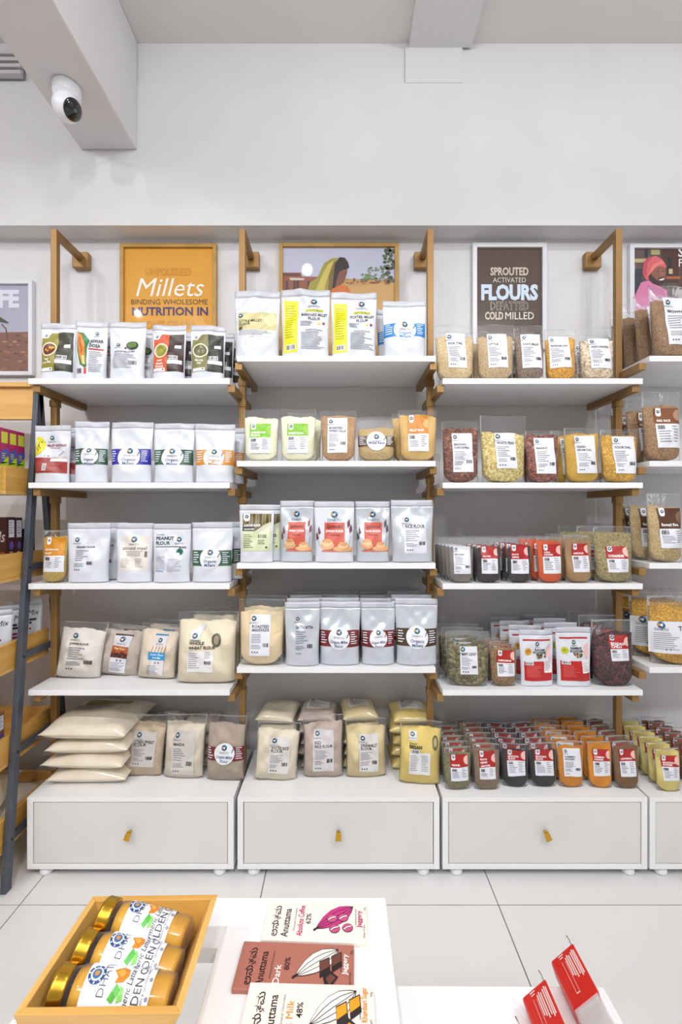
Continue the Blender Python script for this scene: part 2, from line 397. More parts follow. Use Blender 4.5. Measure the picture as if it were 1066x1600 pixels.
def D_noodle(p):
    p.discm(-0.44 * p.W, 0.64 * p.H, 0.26 * p.W, 0.26 * p.W, '#d9cf1e', 0, 16, -math.pi / 2, math.pi / 2)
    for i in range(9): p.d(-0.40 + 0.13 * p.rnd.random(), 0.55 + 0.17 * p.rnd.random(), 0.02, '#6b5a14', 1, n=6)
    p.logo(0.0, 0.78, 0.065, True, 2)
    p.t('MILLET NOODLES', 0.14, 0.63, 0.085, '#8b2b33', 2, bold=0.025, fit=0.56); p.t('FOXTAIL MILLET', 0.1, 0.595, 0.04, '#8b2b33', 2, fit=0.4)
    p.r(-0.42, 0.16, 0.44, 0.43, '#98302c', 0); p.r(0.02, 0.36, 0.44, 0.42, '#e4e0e2', 1); p.lines(-0.36, 0.18, 0.40, 0.34, 6, '#b5655f', 1, 0.35)
    p.barcode(-0.14, 0.21, -0.05, 0.31, 3, '#efefef')
    p.p([(0.20, 0.45), (0.42, 0.45), (0.42, 0.56), (0.34, 0.54)], '#c9ccd2', 1); p.linem([(0.22 * p.W, 0.46 * p.H), (0.36 * p.W, 0.54 * p.H)], 0.0015, '#54606c', 2)
    p.d(-0.06, 0.46, 0.02, '#3a3a3a', 1, n=8); p.d(-0.16, 0.46, 0.02, '#6b9a5a', 1, n=8)
def D_peanut(p):
    p.t('ROASTED', -0.40, 0.80, 0.045, '#35383f', 2, 'l'); p.t('PEANUT', -0.40, 0.722, 0.125, '#23303a', 2, 'l', 0.03, fit=0.46); p.t('FLOUR', -0.40, 0.64, 0.125, '#23303a', 2, 'l', 0.03, fit=0.36)
    p.logo(0.20, 0.73, 0.065, True, 2); p.r(-0.40, 0.60, 0.25, 0.612, '#555a62', 1)
    p.d(0.24, 0.52, 0.085, '#16614f', 1); p.d(0.20, 0.475, 0.05, '#dfe3e4', 2, n=10); p.barcode(0.22, 0.58, 0.40, 0.61)
    p.lines(-0.40, 0.18, -0.12, 0.44, 9, '#b3b5bd'); p.lines(-0.05, 0.18, 0.30, 0.40, 9, '#b3b5bd'); p.r(-0.40, 0.185, -0.15, 0.20, '#7aa7c8', 2)
def D_meal(p):
    p.r(-0.34, 0.20, 0.40, 0.78, '#e3dbd3', 0); p.logo(0.0, 0.72, 0.08, True, 2)
    p.t('almond meal', 0.02, 0.545, 0.14, '#4a4440', 2, bold=0.005, fit=0.66); p.r(-0.22, 0.515, 0.26, 0.522, '#6a6460', 1)
    p.lines(-0.18, 0.43, 0.22, 0.50, 3, '#9a948e'); p.lines(-0.30, 0.24, -0.02, 0.40, 6, '#b8b0aa'); p.lines(0.06, 0.24, 0.30, 0.40, 6, '#b8b0aa'); p.barcode(0.31, 0.42, 0.37, 0.52)
def D_almondflour(p):
    p.r(-0.40, 0.52, 0.42, 0.84, '#6b5a3c', 0)
    for i in range(13): p.r(-0.40 + i * 0.063, 0.60, -0.40 + i * 0.063 + 0.03, 0.84, ('#a08a58', '#7c8a50', '#3c3426')[i % 3], 1)
    p.r(-0.40, 0.20, 0.42, 0.54, '#cdd6ae', 1); p.p([(-0.05, 0.53), (0.42, 0.53), (0.42, 0.70), (0.25, 0.66)], '#cfd0b8', 2); p.r(-0.40, 0.54, -0.05, 0.66, '#3a3428', 2)
    p.p([(-0.37, 0.84), (-0.37, 0.74), (-0.33, 0.71), (-0.23, 0.71), (-0.19, 0.74), (-0.19, 0.84)], '#eef0f4', 3); p.logo(-0.28, 0.79, 0.05, False, 4)
    p.t('ALMOND FLOUR', -0.37, 0.62, 0.09, '#ffffff', 4, 'l', 0.025, fit=0.5); p.t('BLANCHED', -0.35, 0.56, 0.06, '#ffffff', 4, 'l')
    p.barcode(0.06, 0.42, 0.30, 0.48); p.lines(-0.36, 0.24, -0.02, 0.48, 8, '#77805e', 3); p.lines(0.06, 0.30, 0.30, 0.39, 3, '#77805e', 3); p.d(0.30, 0.26, 0.035, '#55603f', 3, n=6)
def D_coral(title, leaf):
    def f(p):
        p.logo(0.0, 0.78, 0.085, False, 2); p.t('DHATU', 0, 0.67, 0.10, '#3a5f8a', 2, bold=0.005)
        p.r(-0.24, 0.20, 0.26, 0.65, '#c9594a', 0); p.t('Sprouted', 0.01, 0.555, 0.14, '#2a2022', 2, bold=0.01, shear=0.3, fit=0.42)
        p.t(title, 0.01, 0.49, 0.075, '#ffffff', 2, bold=0.03, fit=0.44); p.t('(GLUTEN FREE)', 0.01, 0.43, 0.045, '#3a2a2a', 2, fit=0.24)
        p.r(-0.30, 0.17, 0.44, 0.195, '#c9705a', 1)
        for cx, cz, rx, rz, c in ((-0.17, 0.27, 0.17, 0.10, '#d9a878'), (-0.17, 0.31, 0.14, 0.08, '#e6bb8c'), (-0.17, 0.345, 0.12, 0.05, '#d09864'),
                                  (0.22, 0.22, 0.24, 0.07, '#dba97a'), (0.22, 0.27, 0.13, 0.07, '#e6bb8c'), (0.22, 0.30, 0.11, 0.045, '#d09864')):
            p.discm(cx * p.W, cz * p.H, rx * p.W, rz * p.W, c, 2 + (c == '#e6bb8c') + 2 * (c == '#d09864'), 14)
        for sx in (-1, 1):
            for k in range(2):
                x = sx * (0.36 + 0.05 * k); z = 0.52 - 0.09 * k + (0.10 if sx > 0 else -0.02)
                p.p([(x - 0.03, z - 0.06), (x + 0.035, z - 0.02), (x + 0.02 * sx, z + 0.09), (x - 0.04, z + 0.03)], leaf, 1)
            p.linem([(sx * 0.36 * p.W, 0.25 * p.H), (sx * 0.40 * p.W, 0.42 * p.H)], 0.001, '#5a4040', 1)
    return f
def D_gold(p):
    p.r(-0.40, 0.40, 0.42, 0.67, '#cdc58f', 0); p.r(-0.40, 0.30, 0.42, 0.40, '#e6e6e8', 0)
    p.discm(0.30 * p.W, 0.55 * p.H, 0.13 * p.W, 0.13 * p.W, '#ded7a8', 1); p.logo(-0.35, 0.62, 0.05, False, 2)
    p.t('LITTLE MILLET', -0.38, 0.52, 0.085, INK, 2, 'l', 0.02, fit=0.5); p.t('FLOUR', -0.38, 0.47, 0.08, INK, 2, 'l', 0.02)
    p.lines(-0.38, 0.31, 0.38, 0.39, 4, '#9a9ca4'); p.barcode(-0.38, 0.40, -0.30, 0.46)
def D_redbrown(p):
    p.r(-0.17, 0.05, 0.18, 0.80, '#d7d8de', 0); p.r(-0.17, 0.77, 0.20, 0.80, '#4a2c26', 1); p.logo(0.0, 0.70, 0.055, True, 2)
    p.r(-0.18, 0.34, 0.18, 0.57, '#5a2a22', 1); p.r(-0.18, 0.44, 0.18, 0.57, '#b0562a', 2)
    for i in range(10): p.d(-0.14 + 0.28 * p.rnd.random(), 0.36 + 0.12 * p.rnd.random(), 0.03, ('#8a3a22', '#3a1d18')[i % 2], 3, n=6)
    p.t('Ragi Flour', 0.0, 0.51, 0.06, '#f0d8a8', 4, fit=0.3); p.lines(-0.15, 0.07, 0.15, 0.25, 7, '#9a9ca6'); p.d(-0.03, 0.29, 0.02, '#333333', 1, n=6); p.d(0.05, 0.29, 0.02, '#333333', 1, n=6)
def D_wheatblue(p):
    p.r(-0.12, 0.06, 0.20, 0.80, '#dcdadc', 0); p.r(-0.12, 0.78, 0.20, 0.81, '#3a86b8', 1); p.logo(0.04, 0.70, 0.055, True, 2)
    for i in range(5):
        x = -0.14 + i * 0.08; p.p([(x, 0.48), (x + 0.02, 0.48), (x + 0.05, 0.56), (x + 0.045, 0.62), (x + 0.02, 0.56)], '#c88a35', 2)
    p.r(-0.20, 0.34, 0.22, 0.48, '#2f8fc6', 2); p.t('Jowar Flour', 0.02, 0.42, 0.07, '#e8f4ff', 3, bold=0.01, shear=0.2, fit=0.36); p.t('Roti Mix', 0.02, 0.365, 0.06, '#e8f4ff', 3)
    p.lines(-0.20, 0.06, 0.16, 0.24, 7, '#a2a4ae'); p.d(0.0, 0.29, 0.02, '#333333', 1, n=6); p.d(0.08, 0.29, 0.02, '#333333', 1, n=6)
def D_wwf(p):
    p.p([(-0.24, 0.72), (-0.24, 0.62), (-0.14, 0.60), (-0.10, 0.66), (-0.02, 0.82), (-0.06, 0.83)], '#dfe2ea', 1); p.logo(-0.18, 0.66, 0.045, False, 2)
    p.t('ORGANIC', -0.26, 0.585, 0.04, INK, 2, 'l', 0.02); p.t('WHOLE', -0.26, 0.540, 0.066, '#1e1e22', 2, 'l', 0.03); p.t('WHEAT FLOUR', -0.26, 0.478, 0.066, '#1e1e22', 2, 'l', 0.03, fit=0.42)
    p.discm(0.17 * p.W, 0.60 * p.H, 0.08 * p.W, 0.11 * p.W, '#5a5648', 1, 16); p.discm(0.17 * p.W, 0.60 * p.H, 0.045 * p.W, 0.07 * p.W, '#a39a7c', 2, 12)
    p.r(-0.28, 0.16, 0.14, 0.45, '#dfdedd', 0); p.lines(-0.26, 0.20, -0.08, 0.43, 8, '#a7a6a8'); p.lines(0.0, 0.34, 0.12, 0.44, 4, '#a7a6a8'); p.barcode(-0.0, 0.27, 0.12, 0.315)
def D_besan(p):
    p.r(-0.27, 0.16, 0.22, 0.50, '#dcdbdd', 0); p.r(-0.28, 0.68, -0.10, 0.82, '#d9d8dc', 0); p.logo(-0.20, 0.77, 0.05, True, 2)
    p.t('ORGANIC', -0.27, 0.625, 0.04, INK, 2, 'l', 0.02); p.t('BESAN', -0.27, 0.56, 0.10, '#26230f', 2, 'l', 0.03)
    p.barcode(-0.22, 0.49, -0.04, 0.54, 3, '#e4e4e4'); p.discm(0.34 * p.W, 0.66 * p.H, 0.07 * p.W, 0.16 * p.W, '#6a6748', 1, 16); p.discm(0.34 * p.W, 0.66 * p.H, 0.04 * p.W, 0.10 * p.W, '#b5ab74', 2, 12)
    p.lines(-0.25, 0.20, -0.05, 0.46, 8, '#a7a6a8'); p.lines(0.02, 0.20, 0.20, 0.46, 9, '#a7a6a8')
def D_ragi(acc, t1, t2):
    def f(p):
        p.r(-0.40, 0.80, 0.40, 0.83, '#b5322f', 0); p.logo(0.0, 0.745, 0.06, False, 2, ); p.t('DHATU', 0, 0.68, 0.04, '#444444', 2)
        p.t(t1, 0.06, 0.625, 0.09, INK, 2, bold=0.03, fit=0.42); p.t(t2, 0.06, 0.575, 0.09, INK, 2, bold=0.03, fit=0.42)
        p.d(-0.27, 0.61, 0.10, acc, 1); p.lines(-0.32, 0.59, -0.22, 0.63, 2, '#6a4a20', 2)
        for i in range(12): p.d(-0.02 + 0.24 * p.rnd.random(), 0.50 + 0.06 * p.rnd.random(), 0.035, ('#3a2a1c', '#7a5a34', '#a8885a', '#4a5a2a')[i % 4], 1, n=7)
        p.discm(0.40 * p.W, 0.60 * p.H, 0.13 * p.W, 0.22 * p.W, '#e6b8b8', 1, 12, math.pi / 2, math.pi * 1.5)
        p.r(-0.40, 0.10, 0.40, 0.44, '#b3211f', 0); p.r(0.16, 0.24, 0.40, 0.46, '#e8e6e8', 1); p.lines(0.18, 0.26, 0.38, 0.45, 7, '#9a8f93')
        p.lines(-0.34, 0.16, 0.12, 0.36, 8, '#cf6a66', 1, 0.3); p.barcode(-0.36, 0.39, -0.16, 0.43, 3, '#e8e8e8')
    return f
def D_millflour(p):   # band label on a flat flour bag
    D_band('#6f1f22', 'Organic Millet', 'Flour', 0.42, 0.11)(p)
def D_toor(p):
    p.r(-0.49, 0.16, 0.49, 0.62, '#dcdde2', 0); p.logo(-0.34, 0.57, 0.05, False, 2); p.t('DHATU', -0.34, 0.49, 0.05, '#6a6f7a', 2)
    p.t('ORGANIC', 0.10, 0.565, 0.028, '#444444', 2); p.t('TOOR DAL', 0.10, 0.495, 0.085, '#1f1f24', 2, bold=0.02)
    p.lines(-0.44, 0.20, -0.10, 0.46, 9, '#a0a2aa'); p.lines(0.12, 0.30, 0.44, 0.46, 5, '#a0a2aa'); p.barcode(-0.02, 0.19, 0.12, 0.25); p.d(-0.30, 0.22, 0.015, '#333333', 2, n=6); p.d(-0.25, 0.22, 0.015, '#333333', 2, n=6)

# ------------------------------------------------------------------ pouches and bags
def sstep(t): t = min(1.0, max(0.0, t)); return t * t * (3 - 2 * t)
class Shape:
    def __init__(s, W, H, D, style, seed, amp=0.0022):
        s.W, s.H, s.D, s.style = W, H, D, style
        R = random.Random(seed)
        s.wv = [(R.uniform(25, 75) * R.choice((-1, 1)), R.uniform(15, 60), R.uniform(0, 6.28), amp / (k * 0.5 + 1)) for k in range(5)] + [(R.uniform(60, 130) * R.choice((-1, 1)), R.uniform(60, 130), R.uniform(0, 6.28), amp * 0.28) for k in range(3)]
        s.tw = R.uniform(-0.003, 0.003)
    def prof(s, v):
        if s.style == 'doy': return (0.80 + 0.20 * min(1, v / 0.16)) * max(0.0, 1 - sstep((v - 0.18) / 0.74)) ** 0.9
        if s.style == 'bag': return (0.45 + 0.55 * min(1, v / 0.14) ** 0.7) * max(0.0, 1 - sstep((v - 0.45) / 0.48)) ** 0.8
        return min(1, v / 0.1) * max(0.0, 1 - sstep((v - 0.8) / 0.2))
    def wf(s, v): return 1 - (0.07 if s.style == 'doy' else 0.05) * s.prof(v)
    def half(s, x, z):
        v = min(1.0, max(0.0, z / s.H)); u = min(1.0, abs(2 * x / (s.W * s.wf(v))))
        c = max(0.0, 1 - u ** (2.6 if s.style == 'doy' else 3.6)) ** 0.7
        h = s.D / 2 * s.prof(v) * c
        n = sum(a * math.sin(kx * x + kz * z + ph) for kx, kz, ph, a in s.wv)
        return 0.0012 + h + n * c * (0.35 + 0.65 * min(1, v * 3)) * 0.8
    def bend(s, x, z):
        v = z / s.H
        return 0.004 * math.sin(x * 38 + s.tw * 900) * sstep((v - 0.72) / 0.28)
    def front(s, x, z, off=0.0): return (x, -max(0.001, s.half(x, z)) - off + s.bend(x, z), z)
    def back(s, x, z, off=0.0):
        v = min(1.0, z / s.H); u = min(1.0, abs(2 * x / (s.W * s.wf(v)))); c = max(0.0, 1 - u ** 2.6) ** 0.7
        return (x, 0.001 + s.D / 2 * s.prof(v) * c + off + s.bend(x, z), z)
def shell(sh, v0, v1, nx, nz, inset=0.0, umax=1.0, vb=None, vt=None):
    b = MB(); F_, B_ = [], []
    for j in range(nz + 1):
        for i in range(nx + 1):
            u = (2 * i / nx - 1) * umax; t = j / nz
            a = vb(u) if vb else v0; e = vt(u) if vt else v1
            v = a + (e - a) * t; z = v * sh.H; x = u * sh.W / 2 * sh.wf(v)
            if inset:
                hf = max(0.0006, sh.half(x, z) - inset); p = sh.front(x, z); F_.append((x, -hf + sh.bend(x, z), z))
                q = sh.back(x, z); B_.append((x, max(0.0006, q[1] - sh.bend(x, z) - inset) + sh.bend(x, z), z))
            else: F_.append(sh.front(x, z)); B_.append(sh.back(x, z))
    n = (nx + 1) * (nz + 1); k = nx + 1; fs = []
    for j in range(nz):
        for i in range(nx):
            q = (j * k + i, j * k + i + 1, (j + 1) * k + i + 1, (j + 1) * k + i); fs.append(q); fs.append(tuple(n + t for t in q[::-1]))
        fs.append((j * k, (j + 1) * k, n + (j + 1) * k, n + j * k)); fs.append((j * k + nx, n + j * k + nx, n + (j + 1) * k + nx, (j + 1) * k + nx))
    for i in range(nx):
        fs.append((i, n + i, n + i + 1, i + 1)); q = nz * k + i; fs.append((q, q + 1, n + q + 1, n + q))
    b.add(F_ + B_, fs); return b
SHELF = {}
YF, YP, YW, YC = 1.64, 1.782, 1.98, 1.62
LR = (1.799, 1.420, 1.0525, 0.666, 0.288); MF = (1.881, 1.499, 1.127, 0.748, 0.288)
ZS = {}
for i_ in range(5):
    for u_ in 'LR': ZS[u_ + str(i_ + 1)] = LR[i_]
    for u_ in 'MF': ZS[u_ + str(i_ + 1)] = MF[i_]
SEED = [10]
ORDB = (', second from front', ', third from front', ', fourth from front', ', fifth from front', ', rearmost')
def packet(kind, sh, x0, x1, yt, design, label, off=0.012, D=0.05, fill=None, cont=None, lean=2.0, yaw=None, behind=0, bdy=None, bdx=0.0,
           blabel=None, cat=None, group=None, name=None, foil=None, roll=0.0):
    """one packet: x0, x1, yt are read off the photograph; off is how far its foot stands behind the shelf's front edge"""
    SEED[0] += 1; sd = SEED[0]; R = random.Random(sd)
    zb = ZS[sh]; yf = (YC if sh[1] == '5' else YF) + off; yc = yf + D / 2
    W = (x1 - x0) / F * yc; xc = ((x0 + x1) / 2 - 533) / F * yc; H = HC + (800 - yt) * yc / F - zb
    ln = math.radians(lean); H = H / math.cos(ln)
    style = {'foil': 'doy', 'clear': 'doy', 'bag': 'bag'}[kind]
    nm = name or {'foil': 'stand_up_pouch', 'clear': 'clear_pouch', 'bag': 'flour_bag'}[kind]
    root = thing(nm, label, cat or {'foil': 'pouch', 'clear': 'pouch', 'bag': 'flour bag'}[kind],
                 (xc, yc, zb + D / 2 * 0.85 * math.sin(ln) + 0.0006), group, (-ln, math.radians(roll), math.radians(R.uniform(-4, 4) if yaw is None else yaw)))
    S = Shape(W, H, D, style, sd, 0.0042 if kind == 'foil' else 0.0026 if kind == 'clear' else 0.0042)
    kids = []
    if kind == 'foil':
        kids.append(shell(S, 0, 0.9, 30, 36).build('body', foil or M_FOIL, root, True))
        kids.append(shell(S, 0.9, 1.0, 16, 3).build('top_seal', M_SEAL, root, True))
    else:
        fl = fill if fill else (0.80 if kind == 'clear' else 0.88)
        a1, a2 = R.uniform(-0.03, 0.03), R.uniform(0, 6)
        vt = lambda u: fl + a1 * u + 0.012 * math.sin(5 * u + a2) - 0.025 * abs(u) ** 6 + 0.006 * math.sin(17 * u + 2 * a2)
        vb = (lambda u: 0.012 + 0.17 * abs(u) ** 3.6) if kind == 'clear' else (lambda u: 0.008 + 0.02 * abs(u) ** 4)
        kids.append(shell(S, 0, 1, 24, 22, 0.0014, 0.955 if kind == 'clear' else 0.95, vb, vt).build('contents', cont, root, True))
        kids.append(shell(S, 0, 1, 20, 22).build('film', M_FILM, root, True))
    p = Print(W, H, lambda x, z, o: S.front(x, z, o), sd)
    design(p); kids.append(p.build(root))
    KIDS[root.name] = kids
    out = [root]
    for k in range(behind):
        dy = bdy if bdy else D + 0.012
        o = dup(root, (bdx * (k + 1) + R.uniform(-0.003, 0.003), dy * (k + 1), R.uniform(0, 0.0008)), math.radians(R.uniform(-4, 4)), blabel + ORDB[k if k < behind - 1 else -1] if behind > 1 else blabel, 'row: ' + blabel if behind > 1 else None)
        KIDS[o.name] = kids; out.append(o)
    return out

# ================================================================== THE ROOM
def px(x, Y): return (x - 533) / F * Y
def pz(y, Y): return HC + (800 - y) * Y / F
fl = struct(MB().box(-3, 3, -2.6, YW, -0.06, -0.0025).build('floor', M_GROUT))
TX0, TY0, TS, GR = -0.274, 1.5076, 0.8, 0.004
tile_full = MB().box(GR / 2, TS - GR / 2, GR / 2, TS - GR / 2, -0.012, 0).mesh('tile', M_TILE)
tile_cut = MB().box(GR / 2, TS - GR / 2, GR / 2, YW - TY0 - 0.001, -0.012, 0).mesh('tile', M_TILE)
for m in range(-5, 1):
    for k in range(-3, 4):
        mkobj('tile', tile_cut if m == 0 else tile_full, fl, (TX0 + TS * k, TY0 + TS * m, 0))
Z_SOF, Z_CEIL, Z_LEDGE, YB = 2.507, 3.273, 3.10, 1.88
struct(MB().box(-3, 3, YW, YW + 0.12, -0.06, Z_SOF).build('wall_back', M_WALL))
struct(MB().box(-3, 3, YB, YW + 0.12, Z_SOF, Z_LEDGE).build('beam_over_shelves', M_WALL))
struct(MB().box(-3, 3, YB + 0.008, YW + 0.12, Z_LEDGE, Z_CEIL + 0.1).build('wall_upper', M_WALL))
struct(MB().box(-3, 3, -2.6, YB + 0.008, Z_CEIL, Z_CEIL + 0.1).build('ceiling', M_CEIL))
struct(MB().box(-1.083, -0.848, -2.6, YB, 2.82, Z_CEIL).build('ceiling_beam', M_WALL, bevel=0.008))
cb = MB().box(0.283, 0.542, -2.6, YB - 0.003, Z_CEIL - 0.028, Z_CEIL).box(0.268, 0.505, YB - 0.003, YB + 0.008, Z_LEDGE, Z_CEIL - 0.028)
struct(cb.build('ceiling_beam_shallow', M_WALL))
struct(MB().box(-3.12, -3, -2.6, YW + 0.12, -0.06, Z_CEIL + 0.1).build('wall_left', M_WALL))
struct(MB().box(3, 3.12, -2.6, YW + 0.12, -0.06, Z_CEIL + 0.1).build('wall_right', M_WALL))
# air-conditioning slot at the head of the wall
vt_ = thing('air_vent', 'grey slotted air vent high on the wall beside the ceiling beam', 'air vent', (-1.62, YB - 0.001, 3.115))
MB().box(-0.30, 0.30, -0.006, 0, 0, 0.095).build('backing', flat('#a9a7a8', 0.5), vt_)
for k in range(4): MB().box(-0.30, 0.30, -0.022, -0.004, 0.004 + k * 0.027, 0.018 + k * 0.027).build('slat', flat('#c9c6c6', 0.5), vt_)

# security camera under the beam
cx_, cy_, cz_ = -0.972, 1.60, 2.82
sc_ = thing('security_camera', 'white ball security camera with black lens face under the ceiling beam', 'camera', (cx_, cy_, cz_))
M_CAMW = flat('#e9e9ee', 0.25); M_CAMB = flat('#0b0b0d', 0.08, 0, 0.6)
MB().lathe([(0.046, 0), (0.048, -0.006), (0.047, -0.022), (0.043, -0.045), (0.030, -0.052)], 32).build('mount', M_CAMW, sc_, True)
Mb = Matrix.Translation((0.002, -0.004, -0.075))
prof = [(0.047 * math.sin(a), 0.047 * math.cos(a)) for a in [math.pi * i / 18 for i in range(1, 18)]]
MB().lathe(prof, 32, 0, Mb).build('housing', M_CAMW, sc_, True)
dirv = Vector((0.86, -0.30, -0.58)).normalized(); q = dirv.to_track_quat('Z', 'Y').to_matrix().to_4x4()
prof = [(0.0478 * math.sin(a), 0.0478 * math.cos(a)) for a in [0.02 + 0.78 * i / 10 for i in range(11)]]
prof = [(r * (1.0), z) for r, z in prof]
lf = MB().lathe(prof[::-1], 32, 0, Mb @ q); lf_o = lf.build('lens_face', M_CAMB, sc_, True)
MB().lathe([(0.006, 0.0475), (0.006, 0.0490), (0.003, 0.0493)], 16, 0, Mb @ q).build('lens', flat('#5a5f66', 0.1), lf_o, True)

# ================================================================== WALL SHELVING
PX = [-1.1287, -0.3885, 0.3515, 1.0925, 1.833]
SHX = {'L': (-1.1375, -0.405), 'M': (-0.379, 0.344), 'R': (0.370, 1.098), 'F': (1.122, 1.846)}
UN = {'L': 'left', 'M': 'middle', 'R': 'third', 'F': 'far-right'}
TH = 0.0205
unit_l = 'LMRF'
ORD = ['topmost', 'second', 'third', 'fourth']
tw, tb = 0.0122, 0.0115
NB = ['beside the ladder rack', 'between the orange poster and the shawl photo', 'between the shawl photo and the brown poster', 'beside the turban photo']
for i, xp in enumerate(PX[:4]):
    t = thing('shelf_post', 'brass brown square steel shelf post ' + NB[i], 'shelf post', (xp, YP, 0.0), 'shelf posts')
    MB().box(-tw, tw, -tb, tb, 0.2885, 2.425).build('upright', M_POST, t, bevel=0.0015)
    MB().box(-tw, tw, tb, YW - YP - 0.03, 2.425 - 0.024, 2.425).build('top_arm', M_POST, t, bevel=0.0015)
    MB().box(-0.034, 0.034, YW - YP - 0.032, YW - YP - 0.001, 2.37, 2.438).build('wall_plate', M_POST, t, bevel=0.003)
    for side, un in ((1, unit_l[i]), (-1, unit_l[i - 1] if i else None)):
        if not un: continue
        for z in ZS[un + '1'], ZS[un + '2'], ZS[un + '3'], ZS[un + '4']:
            zt = z - TH - 0.0006; ox = side * 0.013
            MB().box(ox - 0.013, ox + 0.013, 1.652 - YP, 1.958 - YP, zt - 0.026, zt).build('bracket', M_POST, t, bevel=0.0015)
            MB().box(-tw - 0.003, tw + 0.003, -tb - 0.003, tb + 0.003, zt - 0.052, zt - 0.026).build('collar', M_POST, t, bevel=0.001)
NEARBY = {'L1': 'holding the dosa mix pouches', 'L2': 'holding banded organic millets pouches', 'L3': 'holding the peanut flour pouch', 'L4': 'holding the whole wheat flour bag',
          'M1': 'holding pouches with yellow strips', 'M2': 'holding packets with lime green labels', 'M3': 'holding the coral sprouted flour pouches', 'M4': 'holding the sattu atta pouch',
          'R1': 'holding clear grain pouches under the brown poster', 'R2': 'holding bean and dal pouches', 'R3': 'holding small red label spice pouches', 'R4': 'holding white pouches with red panels',
          'F1': 'under the turban photo, holding brown rice', 'F2': 'holding brown label grain bags', 'F3': 'holding basmati rice pouches', 'F4': 'holding wide toor dal pouches'}
for un in unit_l:
    xa, xb = SHX[un]; iu = unit_l.index(un)
    for k in range(4):
        pts = [(xa, YF), (xb, YF)]
        def notch(xp, right):
            ex, y0, y1 = 0.0155, YP - 0.0148, YP + 0.0148
            if right:
                if xp - ex < xb: return [(xb, y0), (xp - ex, y0), (xp - ex, y1), (xb, y1)] if xp + ex > xb else [(xb, y0)]
            else:
                if xp + ex > xa: return [(xa, y1), (xp + ex, y1), (xp + ex, y0), (xa, y0)]
            return []
        pts += notch(PX[iu + 1], True) + [(xb, YW - 0.004), (xa, YW - 0.004)] + notch(PX[iu], False)
        b = MB().prism(pts, ZS[un + str(k + 1)] - TH, ZS[un + str(k + 1)])
        o = b.build('wall_shelf', M_SHELF, bevel=0.001)
        tag(o, 'white board shelf ' + NEARBY[un + str(k + 1)], 'shelf', 'white wall shelves')
# ------------------------------------------------------------------ drawer cabinets
CX = {'L': (-1.128, -0.386), 'M': (-0.372, 0.354), 'R': (0.365, 1.1007), 'F': (1.1095, 1.845)}
CL = {'L': 'under the stacked flour bags beside the ladder rack', 'M': 'under the besan bag', 'R': 'under the rows of small spice pouches', 'F': 'cut off by the edge, under pale yellow pouches'}
KA = {'L': 20, 'M': 0, 'R': -22, 'F': 0}
for un in unit_l:
    xa, xb = CX[un]; wd = xb - xa
    t = thing('drawer_cabinet', 'low white one-drawer cabinet ' + CL[un], 'cabinet', (xa, YC, 0), 'low drawer cabinets')
    z0, z1, dp, th = 0.030, 0.288, YW - YC - 0.03, 0.0205
    c = MB().box(0, th, 0, dp, z0, z1 - 0.0165).box(wd - th, wd, 0, dp, z0, z1 - 0.0165).box(th, wd - th, 0, dp, z0, z0 + 0.017).box(th, wd - th, dp - 0.01, dp, z0 + 0.017, z1 - 0.0165)
    c.build('carcass', M_CAB, t, bevel=0.0008)
    MB().box(0, wd, 0, dp, z1 - 0.0165, z1).build('top_panel', M_CAB, t, bevel=0.0008)
    d = MB().box(th + 0.0025, wd - th - 0.0025, 0.003, 0.021, z0 + 0.0195, z1 - 0.019).build('drawer', M_DRAW, t, bevel=0.0008)
    Mk = Matrix.Translation((wd / 2, 0.003, 0.165)) @ Matrix.Rotation(math.pi / 2, 4, 'X')
    kb = MB().lathe([(0.006, 0.0), (0.005, 0.014), (0.008, 0.018), (0.010, 0.022), (0.0095, 0.027)], 20, 0, Mk)
    sl = Matrix.Translation((wd / 2, -0.022, 0.162)) @ Matrix.Rotation(math.radians(KA[un]), 4, 'Y')
    kb.add([sl @ Vector(v) for v in [(-0.011, -0.004, -0.014), (0.011, -0.004, -0.014), (0.0075, -0.004, 0.020), (-0.0075, -0.004, 0.020), (-0.011, 0.003, -0.014), (0.011, 0.003, -0.014), (0.0075, 0.003, 0.020), (-0.0075, 0.003, 0.020)]],
           [(0, 1, 2, 3), (7, 6, 5, 4), (0, 4, 5, 1), (1, 5, 6, 2), (2, 6, 7, 3), (3, 7, 4, 0)])
    kb.build('knob', M_GOLD, d, bevel=0.002)
    for fx in (0.055, wd - 0.055):
        for fy in (0.027, dp - 0.045):
            MB().lathe([(0.018, 0.0), (0.022, 0.003), (0.023, 0.010), (0.020, 0.030)], 20, 0, Matrix.Translation((fx, fy, 0))).build('foot', M_SHELF, t, True)

# ------------------------------------------------------------------ framed posters and photographs on the wall
def poster(x0, x1, y0, y1, fw, fmat, design, label, bgname, name='framed_poster', cat='framed poster', depth=0.022):
    Y = YW - depth; W = (x1 - x0) / F * Y; H = (y1 - y0) / F * Y
    t = thing(name, label, cat, (px((x0 + x1) / 2, Y), YW - 0.001, pz(y1, Y)), 'framed wall pictures')
    f = MB().box(-W / 2, -W / 2 + fw, -depth, 0, 0, H).box(W / 2 - fw, W / 2, -depth, 0, 0, H).box(-W / 2 + fw, W / 2 - fw, -depth, 0, 0, fw).box(-W / 2 + fw, W / 2 - fw, -depth, 0, H - fw, H)
    f.build('frame', fmat, t, bevel=0.0012)
    p = Print(W, H, lambda x, z, o: (x, -0.010 - o, z), 5); p.step = 10
    p.rectm(-W / 2 + fw, fw, W / 2 - fw, H - fw, bgname, -1.5)
    design(p); p.build(t, 'print', 0.6, 0.45)
def fpx(x0, x1, y0, y1): return (lambda x: (x - (x0 + x1) / 2) / (x1 - x0)), (lambda y: (y1 - y) / (y1 - y0))
